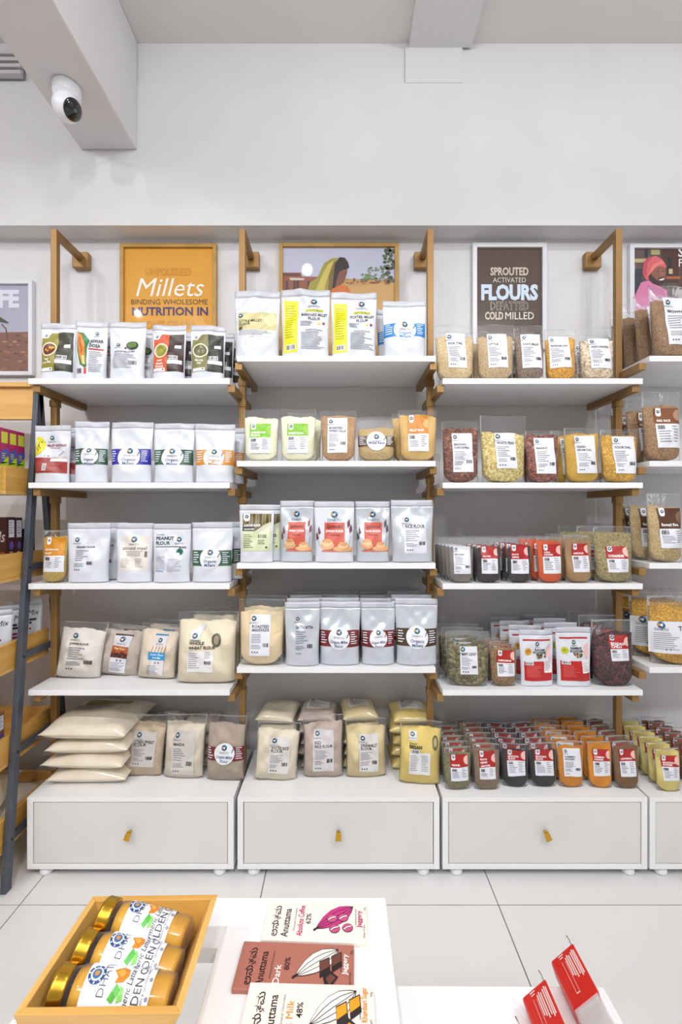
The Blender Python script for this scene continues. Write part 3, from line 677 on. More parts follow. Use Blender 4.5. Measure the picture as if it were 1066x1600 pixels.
def P_millets(p):
    X, Z = fpx(187, 338, 380, 590); w = 151
    p.t('UNPOLISHED', X(262), Z(428), 15.5 / w, '#b37a1c', 2, bold=0.03, sx=0.78); p.t('UNPOLISHED', X(262), Z(428), 15.5 / w, '#dba02c', 3, bold=-0.008, sx=0.78)
    p.t('Millets', X(263), Z(461), 41 / w, '#f1ece2', 2, bold=0.0, shear=0.25, fit=118 / w)
    p.t('BINDING WHOLESOME', X(263), Z(474), 11.5 / w, '#4c3a24', 2, bold=0.0, fit=123 / w)
    p.t('NUTRITION IN', X(264), Z(491), 18 / w, '#3a2b62', 2, bold=0.028, fit=123 / w)
    p.t('ONE GRAIN', X(264), Z(512), 18 / w, '#b37a1c', 2, bold=0.03, sx=0.8); p.t('ONE GRAIN', X(264), Z(512), 18 / w, '#dba02c', 3, bold=-0.008, sx=0.8)
def P_flours(p):
    X, Z = fpx(739, 855, 379, 545); w = 116
    p.t('SPROUTED', X(797.5), Z(428), 17 / w, '#cfc4b2', 2, bold=0.03, fit=60 / w); p.t('ACTIVATED', X(797.5), Z(439.5), 11 / w, '#d5cfc6', 2, bold=0.0, fit=52 / w)
    p.t('FLOURS', X(797.5), Z(466), 32 / w, '#cfe0f0', 2, bold=0.05, fit=90 / w)
    p.t('DEFATTED', X(797.5), Z(482.5), 18 / w, '#d8d0c4', 2, bold=0.03, fit=60 / w); p.t('DEFATTED', X(797.5), Z(482.5), 18 / w, '#4d3a31', 3, bold=0.005, fit=59 / w)
    p.t('COLD', X(759), Z(497.5), 16.5 / w, '#cfc4b2', 2, 'l', bold=0.04, fit=29 / w); p.t('MILLED', X(790), Z(497.5), 16.5 / w, '#eeeae4', 2, 'l', bold=0.0, fit=46 / w)
def P_field(p):
    X, Z = fpx(436, 623, 379, 565); q = lambda pts: [(X(a), Z(b)) for a, b in pts]
    p.p(q([(441, 384), (618, 384), (618, 440), (441, 440)]), '#b9bbd0', -1)
    p.p(q([(441, 430), (618, 436), (618, 560), (441, 560)]), '#b98f5a', 0); p.p(q([(500, 448), (618, 440), (618, 560), (470, 560)]), '#c39a60', 1)
    p.p(q([(441, 424), (470, 424), (472, 430), (505, 431), (505, 452), (441, 452)]), '#8c5440', 1)
    p.p(q([(441, 426), (468, 426), (468, 429), (441, 429)]), '#5a3a30', 2); p.p(q([(452, 432), (476, 433), (474, 436), (453, 436)]), '#c9c0b4', 2)
    for a in (446, 458, 463, 480, 490): p.p(q([(a, 437), (a + 4, 437), (a + 4, 450), (a, 450)]), '#55302a', 2)
    rr = random.Random(3)
    for k in range(60):
        a, b = rr.uniform(598, 617), rr.uniform(387, 438); p.discm(X(a) * p.W, Z(b) * p.H, 0.009, 0.007, ('#46503a', '#5d6a4a', '#384030')[k % 3], 2, 6)
    for k in range(45):
        a, b = rr.uniform(566, 600), 436 - 22 * rr.random() * math.sin((max(0, min(1, (rr.random())))) * 3.14); p.discm(X(a) * p.W, Z(b) * p.H, 0.007, 0.005, ('#6f8a5a', '#7b8f86', '#5a7448')[k % 3], 2, 6)
    for k in range(40):
        a, b = rr.uniform(540, 617), rr.uniform(434, 442); p.discm(X(a) * p.W, Z(b) * p.H, 0.006, 0.004, ('#8a5a3a', '#a8684a', '#6a5a3a')[k % 3], 2, 6)
    p.p(q([(478, 460), (484, 440), (496, 432), (506, 410), (518, 402), (530, 401), (536, 405), (528, 412), (520, 432), (518, 462)]), '#9a8f3a', 3)
    p.p(q([(490, 460), (500, 436), (512, 412), (522, 405), (516, 420), (508, 445), (506, 462)]), '#c4b45a', 4); p.p(q([(512, 460), (514, 430), (522, 408), (526, 405), (520, 430), (518, 460)]), '#7a5a2a', 4)
    p.p(q([(521, 430), (524, 410), (531, 400), (539, 401), (544, 408), (546, 416), (540, 420), (530, 424), (526, 446), (519, 450)]), '#231b1c', 5)
    p.p(q([(526, 436), (530, 424), (538, 419), (543, 420), (542, 426), (540, 432), (538, 438), (531, 444), (524, 447)]), '#7a4a38', 6)
    p.p(q([(519, 450), (531, 444), (544, 446), (548, 456), (516, 458)]), '#c96a2a', 6)
def P_turban(p):
    X, Z = fpx(985, 1135, 380, 540); q = lambda pts: [(X(a), Z(b)) for a, b in pts]
    p.p(q([(992, 386), (1128, 386), (1128, 470), (992, 470)]), '#5a4a48', -1)
    for a, b, c, d, col in ((993, 402, 1012, 408, '#b8a878'), (1020, 388, 1034, 396, '#a8a06a'), (1010, 386, 1015, 400, '#2a2430'), (1036, 388, 1064, 440, '#4a2c26'), (1046, 400, 1052, 430, '#2a2028'), (1048, 418, 1054, 426, '#c8bc90'), (993, 418, 1006, 456, '#2e3040'), (1044, 430, 1066, 434, '#b0603a'), (1066, 386, 1128, 470, '#5a3a30')):
        p.p(q([(a, b), (c, b), (c, d), (a, d)]), col, 0)
    p.p(q([(993, 500), (994, 462), (1004, 440), (1016, 436), (1030, 444), (1045, 452), (1050, 500)]), '#d67aa8', 1); p.p(q([(1014, 442), (1022, 447), (1040, 450), (1044, 470), (1020, 480)]), '#c4689a', 2)
    p.p(q([(1006, 424), (1008, 408), (1016, 400), (1028, 398), (1038, 404), (1044, 414), (1040, 432), (1012, 436)]), '#d9616a', 3)
    p.p(q([(1015, 432), (1022, 420), (1032, 414), (1043, 416), (1043, 430), (1040, 441), (1034, 444), (1024, 442)]), '#8a5a48', 4)
    p.p(q([(1015, 432), (1019, 426), (1024, 432), (1032, 438), (1042, 436), (1039, 442), (1032, 444), (1022, 441)]), '#3a2a2a', 5)
    p.p(q([(1030, 433), (1042, 431), (1040, 436), (1033, 437)]), '#2a1d1c', 6); p.p(q([(1032, 435), (1041, 433), (1039, 436), (1034, 437)]), '#f0e8e0', 7)
    for a in (1030, 1039): p.discm(X(a) * p.W, Z(422) * p.H, 0.0038, 0.0016, '#1d1618', 6, 8)
    p.p(q([(1036, 422), (1040, 429), (1034, 429)]), '#a06a54', 6)
    p.p(q([(1006, 424), (1008, 408), (1016, 400), (1022, 399), (1014, 410), (1012, 430)]), '#b84a58', 5); p.p(q([(1014, 430), (1022, 412), (1036, 405), (1042, 410), (1030, 413), (1020, 424)]), '#e88078', 6)
    p.t('S', X(1062), Z(399), 20 / 150, '#f4f0f0', 3, 'l', bold=0.02); p.t('F', X(1062), Z(415), 18 / 150, '#f4f0f0', 3, 'l', bold=0.0)
def P_life(p):
    X, Z = fpx(-90, 50, 437, 586); q = lambda pts: [(X(a), Z(b)) for a, b in pts]
    p.p(q([(-84, 443), (44, 443), (44, 520), (-84, 520)]), '#a7a6b8', -1)
    rr = random.Random(8)
    p.p(q([(-84, 520), (44, 517), (44, 580), (-84, 580)]), '#7d5546', 0)
    for k in range(90):
        a, b = rr.uniform(-80, 40), rr.uniform(521, 578); p.discm(X(a) * p.W, Z(b) * p.H, 0.012, 0.004, ('#6a463a', '#93695a', '#a5806e', '#5c3d33')[k % 4], 1, 7)
    p.p(q([(-30, 470), (-2, 494), (12, 503), (8, 504), (-12, 500), (-30, 496)]), '#4a4644', 2)
    p.linem([(X(0) * p.W, Z(505) * p.H), (X(7) * p.W, Z(513) * p.H), (X(9) * p.W, Z(530) * p.H)], 0.006, '#6a4c3a', 2)
    p.t('LIFE', X(27.5), Z(477.5), 36 / 140, '#d6d8e6', 2, 'r', bold=0.05, sx=0.92)
M_FRW = noisy('oak_frame', '#a8823f', '#bd9650', scale=5, rough=0.5, stretch=(3, 3, 3)); M_FRS = flat('#dcdde2', 0.35)
poster(187, 338, 380, 590, 0.016, M_FRW, P_millets, 'wood framed orange poster with white millets lettering', '#d99a2b')
poster(436, 623, 379, 565, 0.016, M_FRW, P_field, 'wood framed photo of a person in yellow shawl by a field', '#b9bbd0', 'framed_photo', 'framed photo')
poster(739, 855, 379, 545, 0.019, M_FRS, P_flours, 'white framed brown poster with large blue white flours lettering', '#4d3a31')
poster(985, 1135, 380, 540, 0.019, M_FRS, P_turban, 'white framed photo of a smiling person in pink turban', '#5a4a48', 'framed_photo', 'framed photo')
poster(-90, 50, 437, 586, 0.017, M_FRS, P_life, 'white framed picture of brown soil with pale capital letters at the edge', '#a7a6b8', 'framed_photo', 'framed photo')

# ================================================================== PACKETS ON THE SHELVES
GREEN, VIOLET, ORANGE, BLUE, BROWN, MAROON, RED = '#33573f', '#2e2a9c', '#cf8a2c', '#1f7fc4', '#5a4028', '#6f1f22', '#a8201f'
# left unit, topmost shelf
packet('foil', 'L1', 63, 118, 505, D_half('#8d8530', '#2c2c1c', '#6a2f1c', '#d8a32c', ('Ragi', 'Dosa Mix')), 'white pouch with olive and black label showing a plate of food', off=0.020)
packet('foil', 'L1', 117, 168, 502, D_dosa, 'white jowar dosa pouch with a rolled dosa picture', off=0.024, behind=2, bdx=0.004, blabel='white dosa pouch standing behind the jowar dosa pouch')
packet('foil', 'L1', 170, 228, 503, D_bowl, 'white pouch with small green bowl picture and fine text', off=0.020, behind=1, bdx=0.022, blabel='white pouch half hidden behind the green bowl pouch')
packet('foil', 'L1', 237, 291, 508, D_half('#c9542a', '#3a2220', '#8a8a2a', '#a8a63c', ('Palak', 'Masala', 'Khichdi')), 'white pouch with orange and black label showing green food', off=0.020, behind=1, bdx=0.030, blabel='dark label pouch half hidden behind the orange label pouch')
packet('foil', 'L1', 298, 352, 509, D_half('#7f7a4a', '#232520', '#5d5a3a', '#8a8766', ('Moong', 'Dal')), 'white pouch with grey green and black label showing a grey dish', off=0.020, behind=3, bdx=0.020, bdy=0.066, blabel='black label pouch in the row behind the grey green label pouch')
# left unit, second shelf
packet('foil', 'L2', 53, 110, 665, D_noodle, 'white millet noodle pouch with yellow half circle and red brown panel', off=0.014, D=0.045, behind=1, bdx=0.026, bdy=0.055, blabel='second noodle pouch with red panel peeking out behind the first')
packet('foil', 'L2', 116, 170, 659, D_band(GREEN), 'narrow white millets pouch with green band, next to the noodle pouch', off=0.020, D=0.055)
packet('foil', 'L2', 172, 239, 660, D_band(VIOLET), 'white organic millets pouch with violet blue band', off=0.014, D=0.06)
packet('foil', 'L2', 240, 304, 662, D_band(GREEN), 'white organic millets pouch with green band between violet and orange banded ones', off=0.014, D=0.06)
packet('foil', 'L2', 305, 367, 663, D_band(ORANGE, ink='#b87a30'), 'white organic millets pouch with orange band', off=0.014, D=0.06, behind=1, bdx=0.020, blabel='plain edge of a white pouch behind the orange banded one')
# left unit, third shelf
packet('clear', 'L3', 65, 106, 829, D_top('#cc8618', ('BROWNTOP', 'MILLET'), -0.36, 0.20, 0.42, 0.86, 0.47, '#d99a34'), 'small clear browntop millet pouch with orange and white label', off=0.014, D=0.04, cont=grain('g_browntop', ('#b59a4a', '#cbb062', '#a88c40'), 0.0025), fill=0.88)
packet('foil', 'L3', 106, 171, 818, D_white(('ORGANIC FLOUR',), -0.30, 0.16, 0.20, 0.78, None, 0.1, tsz=0.06), 'plain white pouch with small dark print, beside the browntop millet', off=0.008, D=0.06, behind=1, bdx=0.034, blabel='white pouch edge behind the plain white small print pouch')
packet('foil', 'L3', 182, 239, 818, D_meal, 'white almond meal pouch with pale beige label', off=0.012, D=0.055)
packet('foil', 'L3', 239, 298, 819, D_peanut, 'white peanut flour pouch with dark green round mark', off=0.008, D=0.055)
packet('foil', 'L3', 299, 364, 817, D_band(GREEN, z=0.40), 'white organic millets pouch with green band beside the peanut flour', off=0.014, D=0.06, behind=1, bdx=0.024, blabel='green banded pouch edge behind the one beside peanut flour')
# left unit, fourth shelf: soft flour bags
WHT, GRYF, CRM = powder('#cdc6bd', '#d6d0c8'), powder('#b0a49a', '#bbb0a6'), powder('#d8cdb4', '#ded4bd')
packet('bag', 'L4', 86, 158, 976, D_white(('JOWAR FLOUR',), -0.28, 0.10, 0.36, 0.82, None, 0.22, tsz=0.06), 'clear bag of off-white flour with dark print, by the post', off=0.095, D=0.05, cont=WHT, lean=9, roll=4)
packet('bag', 'L4', 149, 220, 979, D_redbrown, 'clear flour bag with a tall label and red brown picture', off=0.125, D=0.05, cont=GRYF, lean=9, roll=7, behind=1, bdy=0.07, blabel='crumpled flour bag behind the red brown label bag')
packet('bag', 'L4', 213, 276, 979, D_wheatblue, 'clear flour bag with wheat ears and blue patch label', off=0.09, D=0.05, cont=powder('#cdc0ae', '#d6cab9'), lean=9, roll=3, behind=1, bdy=0.07, blabel='crumpled flour bag behind the blue patch label bag')
packet('bag', 'L4', 275, 371, 960, D_wwf, 'large clear whole wheat flour bag', off=0.035, D=0.075, cont=CRM, lean=7, behind=1, bdx=0.024, bdy=0.085, blabel='second cream flour bag behind the large whole wheat bag')
# left unit, on the cabinet
packet('bag', 'L5', 187, 255, 1122, D_white(('CORN WHEAT', 'FLOUR'), -0.22, 0.16, 0.30, 0.72, '#c4bfbc', 0.22), 'clear beige flour bag with pale grey label next to the bag stack', off=0.115, D=0.05, cont=powder('#b8a68e', '#c2b19a'), lean=8, roll=3)
packet('bag', 'L5', 254, 320, 1122, D_white(('MAIDA',), -0.26, 0.06, 0.28, 0.74, '#c9c3bd', 0.2), 'clear maida flour bag with pale label', off=0.10, D=0.05, cont=powder('#cabfae', '#d3c9b9'), lean=8)
packet('bag', 'L5', 321, 383, 1124, D_millflour, 'clear grey brown flour bag with dark red organic millet flour band', off=0.085, D=0.05, cont=powder('#a39384', '#ad9e90'), lean=8)
# middle unit, topmost shelf
packet('foil', 'M1', 366, 438, 454, D_gold, 'white flour pouch with khaki gold band across the top half', off=0.020, D=0.065)
packet('foil', 'M1', 439, 516, 452, D_strip('BARNYARD MILLET', 'FLOUR'), 'white barnyard millet pouch with bright yellow strip', off=0.016, D=0.06)
packet('foil', 'M1', 517, 589, 457, D_strip('FOXTAIL MILLET', 'FLOUR'), 'white yellow strip pouch beside the blue banded pouch', off=0.016, D=0.055)
packet('foil', 'M1', 598, 666, 470, D_band(BLUE, 'Organic', 'Millets', 0.47, 0.12, '#1f7fc4'), 'white millets pouch with bright blue band', off=0.016, D=0.06, behind=1, bdx=-0.020, bdy=0.075, blabel='blue banded pouch mostly hidden behind the front blue one')
# middle unit, second shelf
PALEF = powder('#d7d6bb', '#dedec6')
LIME = '#7ab81e'
packet('clear', 'M2', 381, 436, 640, D_top(LIME, ('SORGHUM', 'FLOUR'), -0.32, 0.14, 0.27, 0.72, 0.52, '#8cc43a'), 'clear pale flour pouch with lime label, nearest the post', off=0.012, cont=PALEF, fill=0.84)
packet('clear', 'M2', 438, 494, 640, D_top(LIME, ('BARLEY FLOUR',), -0.30, 0.14, 0.28, 0.72, 0.58, '#8cc43a'), 'second clear pale flour pouch with lime label, beside the wheat dalia', off=0.012, cont=PALEF, fill=0.86, behind=1, bdx=0.022, blabel='pale flour pouch edge behind the second lime label pouch')
packet('clear', 'M2', 501, 557, 642, D_white(('ROASTED', 'WHEAT DALIA'), -0.30, 0.15, 0.25, 0.86), 'clear roasted wheat pouch with white label and tan grain', off=0.012, cont=grain('g_dalia', ('#b08a62', '#c8a57c', '#a07a54'), 0.0022), fill=0.90)
packet('clear', 'M2', 558, 618, 652, D_band(BROWN, 'Millet Rava', '', 0.44, 0.12), 'short clear millet rava pouch with brown band', off=0.008, D=0.055, cont=grain('g_rava', ('#b39a68', '#c9b283', '#a98e5c'), 0.002), fill=0.74, behind=1, bdx=0.012, blabel='golden rava pouch behind the brown band rava pouch')
packet('clear', 'M2', 623, 683, 641, D_top('#c8801c', ('MILLET RAVA',), -0.26, 0.18, 0.26, 0.90, 0.48, '#d8a862'), 'clear golden pouch with orange and white label at the shelf end', off=0.012, cont=powder('#c3a161', '#cfb074'), fill=0.90, behind=1, bdx=-0.02, blabel='golden flour pouch edge behind the orange label pouch')
# middle unit, third shelf
packet('foil', 'M3', 374, 428, 789, D_almondflour, 'white almond flour pouch with bark brown and pale green label', off=0.004, D=0.04, behind=1, bdx=0.034, bdy=0.05, blabel='second almond flour pouch with green label edge behind the first')
packet('foil', 'M3', 437, 491, 783, D_coral('WHEAT FLOUR', '#7a4a4a'), 'silver sprouted flour pouch with coral label and wheat leaves', off=0.020, D=0.055, foil=M_FOILS)
packet('foil', 'M3', 491, 554, 784, D_coral('JOWAR FLOUR', '#6a3a4a'), 'white sprouted flour pouch with coral label, in front of its coral neighbours', off=0.006, D=0.055)
packet('foil', 'M3', 555, 610, 784, D_coral('RAGI FLOUR', '#5a4a5a'), 'silver sprouted flour pouch with coral label beside the rice flour', off=0.018, D=0.055, foil=M_FOILS)
packet('foil', 'M3', 611, 678, 782, D_white(('RICE FLOUR',), -0.22, 0.14, 0.30, 0.74, '#dfe1e7', 0.16, tsz=0.115), 'silver white rice flour pouch with dark print', off=0.010, D=0.06, foil=M_FOILS)
# middle unit, fourth shelf
packet('clear', 'M4', 373, 445, 938, D_white(('ROASTED', 'AMARANTH FLOUR'), -0.24, 0.14, 0.20, 0.76), 'clear cream flour pouch with white label beside the sattu atta', off=0.010, D=0.06, cont=powder('#d3c09c', '#dccbaa'), fill=0.82, lean=4, behind=1, blabel='clear cream flour pouch behind the one beside sattu atta')
packet('foil', 'M4', 445, 500, 942, D_white(('SATTU ATTA',), -0.22, 0.14, 0.34, 0.80, None, 0.16, tsz=0.11), 'silver sattu atta pouch with dark print', off=0.006, D=0.05, foil=M_FOILS, behind=3, bdy=0.075, blabel='silver pouch in the row behind the sattu atta pouch')
packet('foil', 'M4', 498, 563, 941, D_band(MAROON, 'Organic Millet', 'Flour'), 'silver white pouch with dark red band next to sattu atta', off=0.014, D=0.055, foil=M_FOILS, behind=3, bdy=0.075, blabel='silver pouch behind the dark red band pouch next to sattu atta')
packet('foil', 'M4', 564, 618, 942, D_band(MAROON, 'Organic Millet', 'Flour'), 'silver white pouch with dark red band beside the brown banded pouch', off=0.016, D=0.055, foil=M_FOILS, behind=3, bdy=0.075, blabel='silver pouch behind the dark red band pouch beside the brown band')
packet('foil', 'M4', 618, 684, 936, D_band('#46321f', 'Organic', 'Millets'), 'silver white organic millets pouch with dark brown band', off=0.010, D=0.06, foil=M_FOILS, behind=3, bdy=0.075, blabel='silver pouch in the row behind the dark brown band pouch', bdx=-0.006)
# middle unit, on the cabinet
packet('bag', 'M5', 396, 465, 1136, D_white(('WATER RICE', 'FLOUR'), -0.18, 0.12, 0.28, 0.74, '#d3d0cc', 0.22), 'clear cream rice flour bag in front of a folded bag stack', off=0.085, D=0.05, cont=powder('#d2c8b2', '#d9d0bd'), lean=10, roll=4)
packet('bag', 'M5', 473, 537, 1123, D_white(('RED', 'RICE FLOUR'), -0.24, 0.10, 0.26, 0.76, '#d0ccce', 0.2), 'clear pinkish grey red rice flour bag', off=0.105, D=0.055, cont=powder('#b5a59a', '#beafa5'), lean=8)
packet('bag', 'M5', 540, 605, 1128, D_white(('SORGHUM MILLET', 'FLOUR'), -0.18, 0.10, 0.28, 0.74, '#d2d0ce', 0.2), 'clear pale yellow flour bag with white label next to the red rice flour', off=0.105, D=0.055, cont=powder('#c9b98e', '#d4c69f'), lean=8)
packet('bag', 'M5', 622, 688, 1132, D_besan, 'clear yellow besan flour bag', off=0.060, D=0.055, cont=powder('#d0b968', '#d8c47a'), lean=9, roll=3)
# third unit, topmost shelf
WL = (-0.22, 0.18, 0.30, 0.82)
packet('clear', 'R1', 680, 742, 509, D_white(('FOX TAIL',), -0.22, 0.20, 0.26, 0.86), 'clear pale millet pouch with white label, nearest the post', off=0.016, D=0.055, cont=grain('g_pale', ('#c4ae84', '#d6c29a', '#b39c70'), 0.003), fill=0.80, behind=1, bdx=0.02, blabel='pale millet pouch behind the one nearest the post')
packet('clear', 'R1', 745, 803, 508, D_white(('LITTLE',), -0.22, 0.20, 0.30, 0.84), 'clear beige millet pouch with white label beside the grey brown millet', off=0.016, D=0.055, cont=grain('g_beige', ('#b69d78', '#c9b18c', '#a68e68'), 0.003), fill=0.80, behind=1, bdx=-0.015, blabel='beige millet pouch behind the front beige one')
packet('clear', 'R1', 804, 851, 509, D_white(('KODO MILLET',), -0.30, 0.20, 0.36, 0.84), 'clear grey brown millet pouch with white label', off=0.018, D=0.055, cont=grain('g_greyb', ('#7e6a58', '#9a8674', '#6b5949'), 0.003), fill=0.80, behind=1, bdx=-0.012, blabel='grey brown millet pouch behind the front one')
packet('clear', 'R1', 852, 900, 515, D_white(('MASOOR DAL',), -0.38, 0.22, 0.26, 0.86), 'clear orange dal pouch with white label', off=0.016, D=0.055, cont=grain('g_oran', ('#b8821e', '#d8a030', '#c48c22', '#e0b048'), 0.0045), fill=0.82)
packet('clear', 'R1', 906, 960, 513, D_white(('WHITE CHICKPEA',), -0.26, 0.20, 0.34, 0.80), 'clear white bean pouch with white label', off=0.016, D=0.055, cont=grain('g_bean', ('#cdbba0', '#e0d1ba', '#b39c80'), 0.0085), fill=0.78, behind=1, bdx=-0.018, blabel='white bean pouch behind the front white bean pouch')
# third unit, second shelf
packet('clear', 'R2', 691, 749, 658, D_white(('BROWN', 'CHICKPEA'), -0.24, 0.16, 0.30, 0.80), 'clear red brown bean pouch with white label, nearest the post', off=0.012, D=0.055, cont=grain('g_brownbean', ('#6a3a2c', '#8a5540', '#542c22', '#9a6a54'), 0.0075), fill=0.88)
packet('clear', 'R2', 750, 823, 650, D_white(('WHITE PEAS',), -0.20, 0.20, 0.24, 0.74), 'tall clear pale yellow pea pouch with white label', off=0.010, D=0.06, cont=grain('g_peas', ('#c2ac68', '#dccb8c', '#ab954e', '#e3d49c'), 0.0065), fill=0.74)
packet('clear', 'R2', 822, 874, 673, D_white(('PEANUT',), -0.26, 0.16, 0.34, 0.86), 'clear reddish peanut pouch with white label', off=0.014, D=0.055, cont=grain('g_peanut', ('#7a4232', '#96594a', '#64332a', '#a87262'), 0.0085), fill=0.92, behind=1, bdx=0.012, blabel='reddish peanut pouch behind the front peanut pouch')
packet('clear', 'R2', 882, 937, 669, D_white(('GREEN', 'GRAM DAL'), -0.22, 0.16, 0.36, 0.86), 'clear golden gram dal pouch with white label', off=0.010, D=0.05, cont=grain('g_gram', ('#b8912c', '#cda640', '#c29a34'), 0.0022), fill=0.90, behind=1, bdx=-0.026, blabel='golden dal pouch edge behind the gram dal pouch')
packet('clear', 'R2', 939, 997, 671, D_white(('TOOR DAL',), -0.20, 0.16, 0.40, 0.86), 'clear golden toor dal pouch with white label at the shelf end', off=0.012, D=0.05, cont=grain('g_toor', ('#b88c2a', '#d4a73c', '#a87c20', '#dcb450'), 0.004), fill=0.88)
# third unit, third shelf: small spice pouches
packet('clear', 'R3', 701, 740, 842, D_white(('BAY LEAF',), -0.30, 0.20, 0.36, 0.82), 'small clear grey seed pouch with white label', off=0.010, D=0.035, cont=powder('#77706a', '#8a837c'), fill=0.80, behind=4, bdx=-0.005, bdy=0.04, blabel='small grey seed pouch in the row behind the first one')
packet('clear', 'R3', 743, 783, 841, D_top(RED, ('CLOVES',), -0.28, 0.20, 0.34, 0.80, 0.56), 'small clear dark pouch with red and white label, beside the grey seed pouch', off=0.012, D=0.035, cont=grain('g_dark', ('#2c2523', '#3c3330', '#1d1817'), 0.003), fill=0.78, behind=3, bdx=-0.004, bdy=0.045, blabel='small dark pouch in the row behind the cloves pouch')
packet('clear', 'R3', 792, 831, 841, D_top(RED, ('BLACK', 'PEPPER'), -0.36, 0.20, 0.34, 0.84, 0.50), 'small black pepper pouch with red and white label', off=0.012, D=0.035, cont=grain('g_pepper', ('#2a2523', '#443b37', '#191514'), 0.004), fill=0.80, behind=3, bdx=-0.005, bdy=0.045, blabel='small black pouch in the row behind the black pepper pouch')
packet('clear', 'R3', 839, 879, 840, D_top(RED, ('CHILLI', 'POWDER'), -0.30, 0.20, 0.42, 0.84, 0.58), 'small bright orange chilli powder pouch with red label', off=0.012, D=0.035, cont=powder('#c2501c', '#cf5e22'), fill=0.92, behind=2, bdx=-0.014, bdy=0.05, blabel='small orange powder pouch in the row behind the chilli powder pouch')
packet('clear', 'R3', 882, 926, 837, D_top(RED, ('AMCHUR',), -0.26, 0.22, 0.34, 0.82, 0.58), 'small tan powder pouch with red label and a yellow dot', off=0.014, D=0.035, cont=powder('#9a7850', '#a6855e'), fill=0.90, behind=3, bdy=0.05, blabel='small tan pouch in the row behind the tan powder pouch')
packet('clear', 'R3', 928, 989, 823, D_top(RED, ('CORIANDER',), -0.22, 0.18, 0.30, 0.64, 0.52), 'large clear coriander seed pouch with red and white label', off=0.012, D=0.055, cont=grain('g_cori', ('#8f8150', '#b3a578', '#786c42', '#a09365'), 0.0042), fill=0.88, behind=2, bdx=-0.03, bdy=0.07, blabel='coriander seed pouch in the row behind the large coriander pouch')
# third unit, fourth shelf
packet('clear', 'R4', 697, 764, 987, D_white(('BAY LEAF',), -0.18, 0.22, 0.22, 0.72), 'clear pouch of dried bay leaves with white label', off=0.030, D=0.04, cont=grain('g_leaf', ('#6f6a48', '#857f5c', '#5a5638', '#938a66'), 0.012), fill=0.76, behind=2, bdy=0.055, bdx=-0.004, blabel='dried bay leaf pouch in the row behind the front one')
packet('clear', 'R4', 766, 808, 1003, D_top(RED, ('CARDAMOM',), -0.26, 0.22, 0.38, 0.80, 0.52), 'clear tan spice pouch with red and white label beside the bay leaves', off=0.030, D=0.035, cont=grain('g_tan', ('#8a6a44', '#a5845c', '#77593a'), 0.004), fill=0.86, behind=2, bdy=0.05, blabel='tan spice pouch in the row behind the front tan one')
packet('foil', 'R4', 812, 866, 985, D_ragi('#d0942c', 'RASAM', 'POWDER'), 'white rasam powder pouch with red panel and orange dot', off=0.026, D=0.045, behind=3, bdx=-0.012, bdy=0.07, blabel='white red panel pouch in the row behind the rasam powder')
packet('foil', 'R4', 869, 924, 981, D_ragi('#b9be2c', 'SAMBAR', 'POWDER'), 'white pouch with red panel and lime dot beside the dark chillies', off=0.022, D=0.045, behind=3, bdx=-0.012, bdy=0.07, blabel='white red panel pouch in the row behind the lime dot pouch')
packet('clear', 'R4', 925, 990, 969, D_top(RED, ('BYADAGI', 'CHILLI'), -0.10, 0.38, 0.34, 0.76, 0.46), 'clear pouch of dark purple red dried chillies with red label', off=0.026, D=0.06, cont=grain('g_chil', ('#3c1a20', '#54262c', '#2c1418', '#6a343a'), 0.011), fill=0.80, behind=2, bdy=0.075, bdx=-0.006, blabel='dried chilli pouch in the row behind the front chillies')
# third unit, on the cabinet: rows of spice pouches
RB = dict(D=0.03, bdy=0.042, lean=3)
packet('clear', 'R5', 694, 737, 1169, D_top(RED, ('FENNEL',), -0.28, 0.22, 0.36, 0.82, 0.52), 'small grey green seed pouch with red label at the row end', off=0.040, cont=grain('g_fenn', ('#7d7a54', '#928e68', '#6a6746'), 0.003), fill=0.88, behind=5, bdx=-0.001, blabel='red label pouch in the row behind the grey green seeds', **RB)
packet('clear', 'R5', 740, 782, 1164, D_top(RED, ('BLACK', 'PEPPER', 'GROUND'), -0.30, 0.24, 0.30, 0.84, 0.42), 'small grey brown ground black pepper pouch with red label', off=0.040, cont=powder('#7d6a54', '#8a7760'), fill=0.90, behind=5, bdx=-0.001, blabel='red label pouch in the row behind the ground black pepper', **RB)
packet('clear', 'R5', 784, 826, 1163, D_top(RED, ('MUSTARD', 'BLACK'), -0.30, 0.26, 0.36, 0.84, 0.58), 'small black mustard pouch with red label beside ground pepper', off=0.058, cont=grain('g_must', ('#26211f', '#3a3330', '#171312'), 0.0022), fill=0.86, behind=5, bdx=-0.002, blabel='red label pouch in the row behind the black mustard', **RB)
packet('clear', 'R5', 828, 870, 1162, D_top(RED, ('MUSTARD', 'BLACK'), -0.32, 0.26, 0.36, 0.84, 0.56), 'small black seed pouch with red label beside the turmeric', off=0.058, cont=grain('g_must', ('#26211f',), 0.0022), fill=0.84, behind=5, bdx=-0.002, blabel='red label pouch in the row behind the black seeds beside turmeric', **RB)
packet('clear', 'R5', 872, 913, 1160, D_white(('TURMERIC', 'POWDER'), -0.30, 0.24, 0.36, 0.84), 'small orange turmeric pouch with white label', off=0.055, cont=powder('#c07a14', '#cc8820'), fill=0.90, behind=5, bdx=-0.003, blabel='orange powder pouch in the row behind the white label turmeric', **RB)
packet('clear', 'R5', 919, 957, 1160, D_top(RED, ('TURMERIC', 'POWDER'), -0.30, 0.26, 0.38, 0.82, 0.56), 'small bright orange turmeric pouch with red label', off=0.052, cont=powder('#cc8410', '#d8921c'), fill=0.96, behind=5, bdx=-0.003, blabel='orange powder pouch in the row behind the red label turmeric', **RB)
